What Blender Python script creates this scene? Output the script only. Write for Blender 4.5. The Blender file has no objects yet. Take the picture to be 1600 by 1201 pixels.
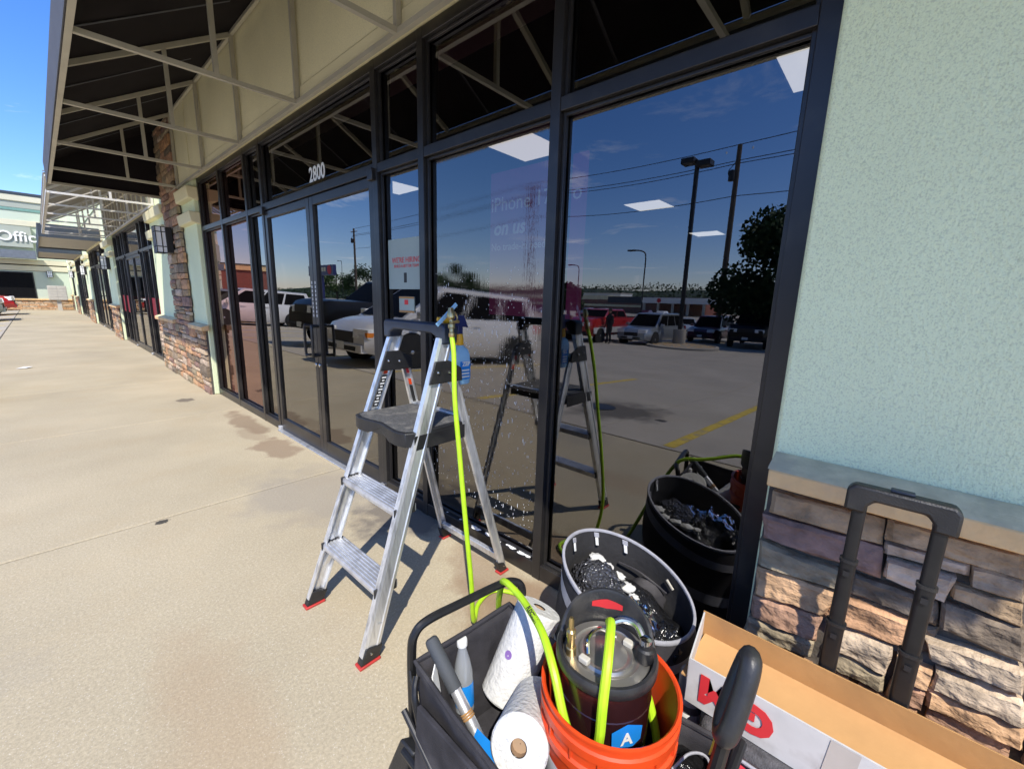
import bpy, math, random
from mathutils import Vector, Matrix, noise as mnoise
random.seed(7)
PI = math.pi
S = bpy.context.scene
COL = S.collection

# ------------------------------------------------------------------ camera
cam_d = bpy.data.cameras.new('camera')
cam = bpy.data.objects.new('camera', cam_d); COL.objects.link(cam)
cam_d.sensor_fit = 'HORIZONTAL'; cam_d.sensor_width = 36.0
cam_d.lens = 36.0 * 658.0 / 1600.0
cam_d.clip_start = 0.02; cam_d.clip_end = 3000.0
cam.matrix_world = Matrix(((.67213787, .12733514, -.72939457, -1.5128),
                           (-.73991329, .15216521, -.65526641, 0.0),
                           (.02755004, .98011811, .19649297, 1.3820),
                           (0, 0, 0, 1)))
S.camera = cam

# ------------------------------------------------------------------ sky, sun, exposure
SUN_DIR = Vector((.55, .58, -1.0)).normalized()          # the way the light travels
SUN_EL = math.asin(-SUN_DIR.z)
SUN_ROT = math.atan2(-SUN_DIR.x, -SUN_DIR.y)
SKY_STRENGTH = 0.15
SUN_STRENGTH = 3.1
EXPOSURE = 0.93
W = bpy.data.worlds.new('World'); S.world = W; W.use_nodes = True
nt = W.node_tree; nt.nodes.clear()
N = nt.nodes.new; L = nt.links.new
wout = N('ShaderNodeOutputWorld'); bg = N('ShaderNodeBackground')
sky = N('ShaderNodeTexSky'); sky.sky_type = 'NISHITA'; sky.sun_disc = False
sky.sun_elevation = SUN_EL; sky.sun_rotation = SUN_ROT
sky.air_density = 1.0; sky.dust_density = 0.4; sky.ozone_density = 3.0; sky.altitude = 200
tc = N('ShaderNodeTexCoord'); sep = N('ShaderNodeSeparateXYZ'); L(tc.outputs['Generated'], sep.inputs[0])
mx = N('ShaderNodeMath'); mx.operation = 'MAXIMUM'; mx.inputs[1].default_value = .06; L(sep.outputs[2], mx.inputs[0])
dx = N('ShaderNodeMath'); dx.operation = 'DIVIDE'; L(sep.outputs[0], dx.inputs[0]); L(mx.outputs[0], dx.inputs[1])
dy = N('ShaderNodeMath'); dy.operation = 'DIVIDE'; L(sep.outputs[1], dy.inputs[0]); L(mx.outputs[0], dy.inputs[1])
cmb = N('ShaderNodeCombineXYZ'); L(dx.outputs[0], cmb.inputs[0]); L(dy.outputs[0], cmb.inputs[1])
cn = N('ShaderNodeTexNoise'); cn.inputs['Scale'].default_value = .75; cn.inputs['Detail'].default_value = 8
cn.inputs['Roughness'].default_value = .62; cn.inputs['Distortion'].default_value = .5
L(cmb.outputs[0], cn.inputs['Vector'])
cr = N('ShaderNodeValToRGB'); cr.color_ramp.elements[0].position = .585; cr.color_ramp.elements[0].color = (0, 0, 0, 1)
cr.color_ramp.elements[1].position = .80; cr.color_ramp.elements[1].color = (.62, .62, .62, 1)
L(cn.outputs['Fac'], cr.inputs[0])
mixc = N('ShaderNodeMix'); mixc.data_type = 'RGBA'
hs = N('ShaderNodeHueSaturation'); hs.inputs['Saturation'].default_value = 1.22; hs.inputs['Value'].default_value = 1.0
tn = N('ShaderNodeMix'); tn.data_type = 'RGBA'; tn.blend_type = 'MULTIPLY'; tn.inputs['Factor'].default_value = 1; tn.inputs['B'].default_value = (.79, .775, .92, 1)
L(sky.outputs[0], tn.inputs['A']); L(tn.outputs['Result'], hs.inputs['Color'])
L(cr.outputs[0], mixc.inputs['Factor']); L(hs.outputs[0], mixc.inputs['A']); mixc.inputs['B'].default_value = (7.5, 7.6, 8.0, 1)
L(mixc.outputs['Result'], bg.inputs[0]); bg.inputs[1].default_value = SKY_STRENGTH
L(bg.outputs[0], wout.inputs[0])
sl = bpy.data.lights.new('sun', 'SUN'); sl.energy = SUN_STRENGTH; sl.angle = math.radians(.53); sl.color = (1.0, .95, .86)
so = bpy.data.objects.new('sun', sl); COL.objects.link(so)
so.rotation_euler = SUN_DIR.to_track_quat('-Z', 'Y').to_euler(); so.location = (-20, -20, 40)
S.view_settings.view_transform = 'Standard'; S.view_settings.look = 'None'
S.view_settings.exposure = EXPOSURE; S.view_settings.gamma = 1.0; S.view_settings.use_curve_mapping = False

# ------------------------------------------------------------------ materials
MATS = {}
def _new(name):
    m = bpy.data.materials.new(name); m.use_nodes = True; t = m.node_tree
    b = t.nodes['Principled BSDF']; MATS[name] = m
    return m, t, b
def mat(name, col, rough=.6, metal=0, var=.12, scale=8., bump=0., bscale=60., coords='obj', spec=.5, stretch=(1, 1, 1),
        dirt=None, dscale=2.5, coat=0., emit=0., bdist=.01, detail=5.):
    """plain procedural material: base colour varied by noise, optional dirt blotches, optional bump"""
    m, t, b = _new(name); n = t.nodes.new; l = t.links.new
    if coords == 'world':
        g = n('ShaderNodeNewGeometry'); src = g.outputs['Position']
    else:
        c = n('ShaderNodeTexCoord'); src = c.outputs['Object']
    mp = n('ShaderNodeMapping'); mp.inputs['Scale'].default_value = stretch; l(src, mp.inputs[0]); src = mp.outputs[0]
    nz = n('ShaderNodeTexNoise'); nz.inputs['Scale'].default_value = scale; nz.inputs['Detail'].default_value = detail
    l(src, nz.inputs['Vector'])
    rp = n('ShaderNodeValToRGB'); e = rp.color_ramp.elements
    e[0].position = .3; e[1].position = .7
    e[0].color = tuple(c_ * (1 - var) for c_ in col) + (1,); e[1].color = tuple(min(1, c_ * (1 + var)) for c_ in col) + (1,)
    l(nz.outputs['Fac'], rp.inputs[0]); out = rp.outputs[0]
    if dirt:
        n2 = n('ShaderNodeTexNoise'); n2.inputs['Scale'].default_value = dscale; n2.inputs['Detail'].default_value = 6
        l(src, n2.inputs['Vector']); r2 = n('ShaderNodeValToRGB'); r2.color_ramp.elements[0].position = .52; r2.color_ramp.elements[1].position = .72
        l(n2.outputs['Fac'], r2.inputs[0]); mxx = n('ShaderNodeMix'); mxx.data_type = 'RGBA'
        l(r2.outputs[0], mxx.inputs['Factor']); l(out, mxx.inputs['A']); mxx.inputs['B'].default_value = tuple(dirt) + (1,)
        out = mxx.outputs['Result']
    l(out, b.inputs['Base Color'])
    b.inputs['Roughness'].default_value = rough; b.inputs['Metallic'].default_value = metal
    b.inputs['Specular IOR Level'].default_value = spec; b.inputs['Coat Weight'].default_value = coat
    if emit: l(out, b.inputs['Emission Color']); b.inputs['Emission Strength'].default_value = emit
    if bump:
        nb = n('ShaderNodeTexNoise'); nb.inputs['Scale'].default_value = bscale; nb.inputs['Detail'].default_value = 4
        l(src, nb.inputs['Vector']); bp = n('ShaderNodeBump'); bp.inputs['Strength'].default_value = bump; bp.inputs['Distance'].default_value = bdist
        l(nb.outputs['Fac'], bp.inputs['Height']); l(bp.outputs[0], b.inputs['Normal'])
    return m

def concrete_mat(name, base, spots=(), pebble=1.0):
    m, t, b = _new(name); n = t.nodes.new; l = t.links.new
    g = n('ShaderNodeNewGeometry'); P = g.outputs['Position']
    def noise_(s, d=6, r=.55):
        x = n('ShaderNodeTexNoise'); x.inputs['Scale'].default_value = s; x.inputs['Detail'].default_value = d; x.inputs['Roughness'].default_value = r
        l(P, x.inputs['Vector']); return x.outputs['Fac']
    def ramp(f, a, b_, ca, cb):
        r = n('ShaderNodeValToRGB'); r.color_ramp.elements[0].position = a; r.color_ramp.elements[1].position = b_
        r.color_ramp.elements[0].color = tuple(ca) + (1,); r.color_ramp.elements[1].color = tuple(cb) + (1,); l(f, r.inputs[0]); return r.outputs[0]
    def mixm(fac, A, B, mode='MIX'):
        x = n('ShaderNodeMix'); x.data_type = 'RGBA'; x.blend_type = mode
        if isinstance(fac, float): x.inputs['Factor'].default_value = fac
        else: l(fac, x.inputs['Factor'])
        l(A, x.inputs['A'])
        if isinstance(B, tuple): x.inputs['B'].default_value = B + (1,)
        else: l(B, x.inputs['B'])
        return x.outputs['Result']
    big = ramp(noise_(.9), .3, .72, [c * .86 for c in base], [c * 1.08 for c in base])
    sand = ramp(noise_(95., 3), .36, .66, (.84, .835, .82), (1.11, 1.10, 1.07))
    c = mixm(.8, big, sand, 'MULTIPLY')
    warm = ramp(noise_(2.2, 7), .5, .78, (0, 0, 0), (.38, .38, .38))
    c = mixm(warm, c, tuple(x * y for x, y in zip(base, (.93, .84, .72))))
    vo = n('ShaderNodeTexVoronoi'); vo.inputs['Scale'].default_value = 130.; l(P, vo.inputs['Vector'])
    peb = ramp(vo.outputs['Distance'], .05, .32, (.45 * pebble,) * 3, (0, 0, 0))
    pebc = ramp(noise_(60., 1), .45, .55, (.30, .22, .15), (.80, .76, .68))
    c = mixm(peb, c, pebc)
    sp = ramp(noise_(7., 10, .8), .675, .74, (0, 0, 0), (.6, .6, .6)); c = mixm(sp, c, (.20, .17, .14))
    st = ramp(noise_(.55, 5), .56, .75, (0, 0, 0), (.16, .16, .16)); c = mixm(st, c, (.27, .25, .23))
    for (x, y, r1, r2, colr, amt, fuzz) in spots:            # stains with a shape of their own
        s = n('ShaderNodeVectorMath'); s.operation = 'SUBTRACT'; l(P, s.inputs[0]); s.inputs[1].default_value = (x, y, 0)
        sc = n('ShaderNodeVectorMath'); sc.operation = 'MULTIPLY'; l(s.outputs[0], sc.inputs[0]); sc.inputs[1].default_value = (1 / r1, 1 / r2, 0)
        ln = n('ShaderNodeVectorMath'); ln.operation = 'LENGTH'; l(sc.outputs[0], ln.inputs[0])
        ad = n('ShaderNodeMath'); ad.operation = 'MULTIPLY_ADD'; l(noise_(6. / max(r1, r2) * .35, 5), ad.inputs[0]); ad.inputs[1].default_value = 1.7; l(ln.outputs['Value'], ad.inputs[2])
        dv = n('ShaderNodeMath'); dv.operation = 'DIVIDE'; l(ad.outputs[0], dv.inputs[0]); dv.inputs[1].default_value = 4.
        f = ramp(dv.outputs[0], (1.75 - fuzz) / 4, (1.75 + fuzz) / 4, (amt,) * 3, (0, 0, 0))
        c = mixm(f, c, colr)
    l(c, b.inputs['Base Color']); b.inputs['Roughness'].default_value = .85; b.inputs['Specular IOR Level'].default_value = .25
    bp = n('ShaderNodeBump'); bp.inputs['Strength'].default_value = .35; bp.inputs['Distance'].default_value = .004
    l(noise_(140., 3), bp.inputs['Height']); l(bp.outputs[0], b.inputs['Normal'])
    return m

def glass_mat(name, tint=(.2, .2, .2), refl=(1, 1, 1), ior=2.0, rough=0.0, streak=0.0):
    """storefront pane: one sheet, tinted see-through plus a Fresnel mirror"""
    m, t, b = _new(name); n = t.nodes.new; l = t.links.new
    t.nodes.remove(b); o = t.nodes['Material Output']
    fr = n('ShaderNodeFresnel'); fr.inputs['IOR'].default_value = ior
    tr = n('ShaderNodeBsdfTransparent'); tr.inputs[0].default_value = tint + (1,)
    gl = n('ShaderNodeBsdfGlossy'); gl.inputs['Color'].default_value = refl + (1,); gl.inputs['Roughness'].default_value = rough
    mx = n('ShaderNodeMixShader'); l(fr.outputs[0], mx.inputs[0]); l(tr.outputs[0], mx.inputs[1]); l(gl.outputs[0], mx.inputs[2])
    c = n('ShaderNodeTexCoord'); mp = n('ShaderNodeMapping'); l(c.outputs['Object'], mp.inputs[0])
    nz = n('ShaderNodeTexNoise'); bp = n('ShaderNodeBump')
    if streak:      # sheet of soapy water running down the pane
        mp.inputs['Scale'].default_value = (1, 90, 5); nz.inputs['Scale'].default_value = 1.2; bp.inputs['Strength'].default_value = streak; bp.inputs['Distance'].default_value = .002
        nz.inputs['Detail'].default_value = 3
    else:           # float glass is never quite flat
        nz.inputs['Scale'].default_value = 1.3; bp.inputs['Strength'].default_value = .04; bp.inputs['Distance'].default_value = .01; nz.inputs['Detail'].default_value = 0
    l(mp.outputs[0], nz.inputs['Vector']); l(nz.outputs['Fac'], bp.inputs['Height']); l(bp.outputs[0], gl.inputs['Normal'])
    l(mx.outputs[0], o.inputs[0])
    return m
def clear_mat(name, tint=(.9, .92, .92), ior=1.45):
    return glass_mat(name, tint=tint, ior=ior, rough=.05)

CONC_SPOTS = [(-.17, 5.1, .13, .50, (.19, .125, .08), .62, .16), (-.23, 4.05, .17, .34, (.20, .13, .085), .6, .16),
              (-.25, 4.6, .11, .30, (.25, .18, .12), .4, .18),
              (-.41, 6.65, .10, .12, (.12, .10, .08), .8, .07), (-.05, 2.2, .35, .32, (.12, .105, .095), .75, .2),
              (-.3, .95, .28, .42, (.24, .15, .09), .6, .2), (-.16, 1.25, .16, .40, (.24, .16, .10), .5, .2), (-1.18, 3.13, .04, .03, (.03, .03, .03), .9, .1),
              (-.36, 2.9, .42, .5, (.24, .22, .20), .45, .3), (-1.3, 1.4, .16, .5, (.36, .24, .14), .30, .35), (-2.0, 2.2, .3, .25, (.27, .25, .22), .3, .35),
              (-3.6, 2.7, .75, .6, (.05, .045, .04), .75, .3), (-3.55, 2.05, .08, .08, (.03, .03, .03), .9, .1)]
M_side = concrete_mat('sidewalk_concrete', (.445, .382, .268), CONC_SPOTS)
M_lot = concrete_mat('lot_concrete', (.43, .385, .32), CONC_SPOTS[-2:], .5)
M_ground = mat('ground_soil', (.20, .19, .17), .95, var=.2, scale=.2, coords='world')
M_joint = mat('joint_filler', (.10, .09, .075), .95, coords='world', scale=4)
M_yellow = mat('yellow_paint', (.62, .44, .05), .7, var=.2, scale=14, coords='world', dirt=(.35, .30, .2), dscale=5)
def stucco(name, col, speck=.75, bump=.55):
    m = mat(name, col, .9, var=.06, scale=1.7, coords='world', dirt=tuple(c * .90 for c in col), dscale=.9, stretch=(1, 1, .45), bump=bump, bscale=150., bdist=.006, spec=.2, detail=3)
    t = m.node_tree; n = t.nodes.new; l = t.links.new; b = t.nodes['Principled BSDF']
    src = b.inputs['Base Color'].links[0].from_socket
    g = n('ShaderNodeNewGeometry'); nz = n('ShaderNodeTexNoise'); nz.inputs['Scale'].default_value = 250; nz.inputs['Detail'].default_value = 2
    l(g.outputs['Position'], nz.inputs['Vector']); r = n('ShaderNodeValToRGB'); r.color_ramp.elements[0].position = .34; r.color_ramp.elements[1].position = .50
    r.color_ramp.elements[0].color = (speck, speck, speck * 1.02, 1); r.color_ramp.elements[1].color = (1, 1, 1, 1); l(nz.outputs['Fac'], r.inputs[0])
    x = n('ShaderNodeMix'); x.data_type = 'RGBA'; x.blend_type = 'MULTIPLY'; x.inputs['Factor'].default_value = 1
    l(src, x.inputs['A']); l(r.outputs[0], x.inputs['B']); l(x.outputs['Result'], b.inputs['Base Color'])
    return m
M_stucco = stucco('mint_stucco', (.82, .885, .575), .80, .7)
M_farmint = mat('far_mint_stucco', (.50, .56, .46), .9, var=.05, scale=1, coords='world')
M_farolive = mat('far_olive_stucco', (.36, .385, .33), .9, var=.05, scale=1, coords='world')
M_farcream = mat('far_cream_stucco', (.62, .58, .44), .9, var=.05, scale=1, coords='world')
M_wash = mat('ledge_mortar_wash', (.62, .53, .33), .95, var=.2, scale=14, coords='world', bump=.4, bscale=60, dirt=(.50, .42, .28), dscale=9)
M_olive = stucco('olive_stucco', (.86, .80, .52), .85, .3)
M_cream = stucco('cream_stucco', (.80, .74, .48), .9, .25)
M_mortar = mat('stone_mortar', (.10, .085, .07), .95, var=.3, scale=20, bump=.5, bscale=60, coords='world')
STONES = []
for i, c in enumerate([(.40, .28, .165), (.30, .19, .15), (.33, .265, .17), (.53, .30, .16), (.60, .37, .20), (.56, .43, .31), (.22, .17, .12), (.56, .43, .29), (.46, .27, .17), (.37, .28, .19)]):
    STONES.append(mat('ledge_stone_%s' % 'abcdefghij'[i], c, .92, var=.34, scale=11, bump=.9, bscale=42, bdist=.012, coords='world', dirt=tuple(x * .6 for x in c), dscale=14, stretch=(1, 1, 1.5), detail=10, spec=.25))
M_capst = mat('sandstone_ledge', (.80, .53, .25), .9, var=.18, scale=7, bump=.5, bscale=40, coords='world', dirt=(.62, .44, .27), dscale=5, detail=8)
M_frame = mat('dark_bronze_aluminium', (.030, .028, .028), .32, .35, var=.1, scale=3, dirt=(.05, .045, .04), dscale=6, spec=.6)
M_gasket = mat('glazing_gasket', (.012, .011, .011), .55, var=.1)
M_glass = glass_mat('tinted_pane', (.40, .41, .42), (.97, .97, 1.0), 2.35)
M_glassn = glass_mat('narrow_pane', (.42, .43, .43), (.97, .97, 1.0), 2.5)
M_glassd = glass_mat('door_pane', (.38, .39, .39), (1, .98, .95), 3.1)
M_glassp = glass_mat('pink_tint_pane', (.40, .25, .26), (1.0, .70, .66), 3.6)  # pink cast of reflections and interior light put into the glass colours
M_glassw = glass_mat('wet_pane', (.40, .39, .39), (1, .96, .92), 2.5, .0, .055)
M_drop = mat('water_drop', (.75, .76, .78), .05, 0, var=.05, spec=1.0)
M_soap = mat('soap_foam', (.85, .86, .88), .3, var=.1, bump=.6, bscale=200)
M_alu = mat('brushed_aluminium', (.80, .81, .82), .38, .75, var=.10, scale=30, stretch=(4, 4, .6), dirt=(.42, .42, .42), dscale=9, detail=3)
M_alus = mat('step_aluminium', (.72, .73, .75), .40, .75, var=.10, scale=30, dirt=(.45, .45, .46), dscale=11)
M_blackpl = mat('black_plastic', (.016, .016, .017), .45, var=.25, scale=20, bump=.2, bscale=300, dirt=(.035, .033, .03), dscale=7)
M_bluecap = mat('blue_black_plastic', (.025, .035, .055), .42, var=.2, scale=12)
M_tread = mat('rubber_tread', (.085, .085, .085), .75, var=.35, scale=90, bump=1., bscale=160, bdist=.01, dirt=(.20, .19, .17), dscale=16)
M_red = mat('red_rubber', (.45, .035, .03), .6, var=.15, scale=20)
M_hose = mat('lime_hose', (.42, .68, .02), .42, var=.10, scale=25, spec=.5)
M_brass = mat('brass', (.55, .40, .18), .28, .9, var=.15, scale=40)
M_chrome = mat('stainless_steel', (.62, .61, .58), .16, 1., var=.08, scale=30)
M_text_b = mat('black_print', (.02, .02, .02), .6, var=.1)
M_white = mat('white_print', (.75, .75, .72), .6, var=.04)
M_orange = mat('orange_plastic', (.68, .062, .010), .38, var=.10, scale=14, dirt=(.50, .07, .02), dscale=8, spec=.5)
M_keg = mat('dark_red_tank', (.035, .012, .013), .22, .35, var=.2, scale=12, coat=.3)
M_rubber = mat('black_rubber', (.022, .022, .023), .42, var=.2, scale=25, bump=.12, bscale=120, dirt=(.07, .065, .06), dscale=9)
M_fabric = mat('black_canvas', (.040, .038, .042), .9, var=.25, scale=18, bump=.35, bscale=420, dirt=(.085, .08, .08), dscale=6, spec=.2)
M_fabricg = mat('grey_webbing', (.34, .34, .37), .85, var=.10, scale=40, bump=.3, bscale=300)
M_tube = mat('black_powder_coat', (.017, .017, .018), .38, .3, var=.2, scale=30)
M_paper = mat('paper_towel', (.62, .615, .59), .95, var=.07, scale=30, bump=.9, bscale=75, bdist=.006, spec=.1)
M_card = mat('cardboard', (.40, .215, .075), .9, var=.10, scale=10, dirt=(.33, .18, .07), dscale=7, bump=.1, bscale=50, stretch=(1, 1, 1))
M_cardlit = mat('cardboard_sunlit', (.53, .30, .12), .9, var=.08, scale=8, bump=.1, bscale=50)  # lighter copy of the cardboard: sunlight on the tray put into the colour
M_cardw = mat('white_printed_card', (.56, .54, .51), .7, var=.12, scale=9, dirt=(.33, .30, .27), dscale=9, detail=8)
M_core = mat('roll_core', (.33, .22, .13), .9, var=.1)
M_blue = mat('blue_label', (.01, .22, .66), .45, var=.08)
M_bluelq = mat('pale_blue_cleaner', (.32, .58, .82), .25, var=.04)
M_navy = mat('navy_plastic', (.012, .018, .10), .4, var=.1)
M_yel = mat('yellow_plastic', (.80, .42, .02), .4, var=.08)
M_tape = mat('clear_packing_tape', (.46, .41, .36), .25, var=.15, scale=6, coat=.4)
M_redp = mat('red_print', (.62, .03, .035), .6, var=.06)
M_redf = mat('red_fabric', (.52, .03, .05), .8, var=.15, bump=.3, bscale=300)
M_greyf = mat('grey_felt', (.085, .082, .085), .95, var=.35, scale=60, bump=.5, bscale=300)
M_lid = mat('satin_lid', (.40, .38, .345), .34, .8, var=.12, scale=14)
M_purple = mat('purple_print', (.22, .12, .36), .8, var=.1)
M_bag = mat('glossy_bag', (.012, .012, .013), .16, var=.2, bump=1., bscale=26, bdist=.03, spec=.7)
M_film = glass_mat('clear_film', (.72, .73, .75), (1, 1, 1), 1.9)
M_bubble = mat('bubble_wrap', (.05, .05, .055), .10, var=.3, bump=1., bscale=75, bdist=.03, spec=1.)
_t = M_bubble.node_tree; _v = _t.nodes.new('ShaderNodeTexVoronoi'); _v.inputs['Scale'].default_value = 85; _c = _t.nodes.new('ShaderNodeTexCoord'); _t.links.new(_c.outputs['Object'], _v.inputs['Vector'])
_b = [n for n in _t.nodes if n.type == 'BUMP'][0]; _t.links.new(_v.outputs['Distance'], _b.inputs['Height']); _b.invert = True; _b.inputs['Distance'].default_value = .012
M_clearbag = mat('clear_plastic', (.30, .31, .32), .08, var=.4, scale=20, bump=1., bscale=30, bdist=.05, spec=1.)
M_canvasin = mat('bin_lining', (.026, .025, .026), .85, var=.2, scale=10, bump=.3, bscale=35)
M_pet = clear_mat('clear_bottle', (.86, .88, .90), 1.5)
_t = M_pet.node_tree; _o = _t.nodes['Material Output']; _d = _t.nodes.new('ShaderNodeBsdfDiffuse'); _d.inputs[0].default_value = (.62, .66, .70, 1)
_x = _t.nodes.new('ShaderNodeMixShader'); _x.inputs[0].default_value = .38; _s = _o.inputs[0].links[0].from_socket
_t.links.new(_s, _x.inputs[1]); _t.links.new(_d.outputs[0], _x.inputs[2]); _t.links.new(_x.outputs[0], _o.inputs[0])
M_wood = mat('pole_wood', (.10, .075, .055), .9, var=.3, scale=6, stretch=(6, 6, .5))
M_darkmetal = mat('dark_metal', (.03, .03, .032), .5, .4, var=.1)
M_tubegrey = mat('taupe_tube', (.47, .44, .35), .5, .1, var=.08, scale=6)
M_tubewhite = mat('pale_tube', (.62, .60, .56), .5, .1, var=.08, scale=6)
M_awn = mat('black_awning_fabric', (.020, .017, .018), .95, var=.15, scale=3, bump=.15, bscale=300, spec=.1)
M_valance = mat('slate_valance', (.075, .078, .09), .8, var=.08, scale=3)
M_deck = mat('ribbed_deck', (.33, .30, .25), .6, .1, var=.12, scale=3)
M_trimdark = mat('charcoal_trim', (.045, .055, .07), .5, .2, var=.08)
M_soffit = mat('beige_soffit', (.48, .45, .38), .7, var=.06)
M_frost = mat('frosted_glass', (.88, .88, .90), .35, var=.04)
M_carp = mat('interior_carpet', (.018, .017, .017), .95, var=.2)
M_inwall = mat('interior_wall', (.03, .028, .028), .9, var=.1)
M_inceil = mat('interior_ceiling', (.03, .03, .031), .9, var=.08)  # pale ceiling drawn near black: the unlit room's dimness is in the colour
M_panel = mat('lit_diffuser', (1, .95, .86), .6, var=.0, emit=.75)
M_lit = mat('glowing_lettering', (.80, .80, .88), .6, var=.03, emit=.09)  # added faint glow stands in for the shop lighting on the letters
M_mag = mat('magenta_banner', (.30, .04, .18), .6, var=.1, emit=.11)  # no lamp: its glow stands in for room light on the banner
M_posterw = mat('pale_poster', (.30, .36, .33), .6, var=.04)
M_posterp = mat('pink_poster', (.40, .10, .22), .6, var=.05)
M_brick = None
def brick_mat():
    m, t, b = _new('red_brick'); n = t.nodes.new; l = t.links.new
    c = n('ShaderNodeTexCoord'); mp = n('ShaderNodeMapping'); mp.inputs['Rotation'].default_value = (PI / 2, 0, 0); l(c.outputs['Object'], mp.inputs[0])
    x = n('ShaderNodeTexBrick'); x.inputs['Color1'].default_value = (.30, .06, .035, 1); x.inputs['Color2'].default_value = (.20, .045, .03, 1); x.inputs['Mortar'].default_value = (.26, .20, .16, 1)
    x.inputs['Scale'].default_value = 3.0; l(mp.outputs[0], x.inputs['Vector']); l(x.outputs['Color'], b.inputs['Base Color']); b.inputs['Roughness'].default_value = .9
    return m
M_brick = brick_mat()
M_leaf = mat('leaf_green', (.045, .085, .02), .7, var=.45, scale=1.2, coords='world', spec=.3)
M_leafd = mat('leaf_dark', (.025, .05, .015), .75, var=.4, scale=1.2, coords='world', spec=.3)
M_hill = mat('wooded_hill', (.03, .05, .025), .95, var=.5, scale=.08, coords='world', bump=1, bscale=.3, bdist=3.)
M_bark = mat('bark', (.08, .06, .045), .95, var=.3, scale=8)
M_tire = mat('tyre_rubber', (.015, .015, .015), .8, var=.15)
M_rim = mat('alloy_rim', (.50, .50, .51), .3, .8, var=.05)
M_cglass = mat('car_glass', (.010, .010, .011), .2, 0, var=.1, spec=.07)
M_lamp = mat('headlamp', (.88, .88, .85), .35, .0, var=.2, scale=20, spec=.9)
M_amber = mat('amber_lens', (.75, .22, .02), .2, var=.1)
for _m in (M_cglass,): _m.node_tree.nodes['Principled BSDF'].inputs['IOR'].default_value = 1.16
def paint(name, c, metal=0.):
    return mat(name, c, .28, metal, var=.04, scale=2, coat=.8)
M_pwhite = paint('white_car_paint', (.72, .70, .68)); M_pblack = mat('black_car_paint', (.010, .010, .011), .3, 0, var=.04, scale=2, coat=.10, spec=.2); M_pred = paint('red_car_paint', (.45, .02, .02))
M_psilver = paint('silver_car_paint', (.36, .39, .42), .4); M_pmaroon = paint('maroon_car_paint', (.10, .015, .03)); M_ppale = paint('pale_blue_car_paint', (.48, .53, .58))
M_pgreen = paint('grey_green_car_paint', (.25, .28, .26), .4)

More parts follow.
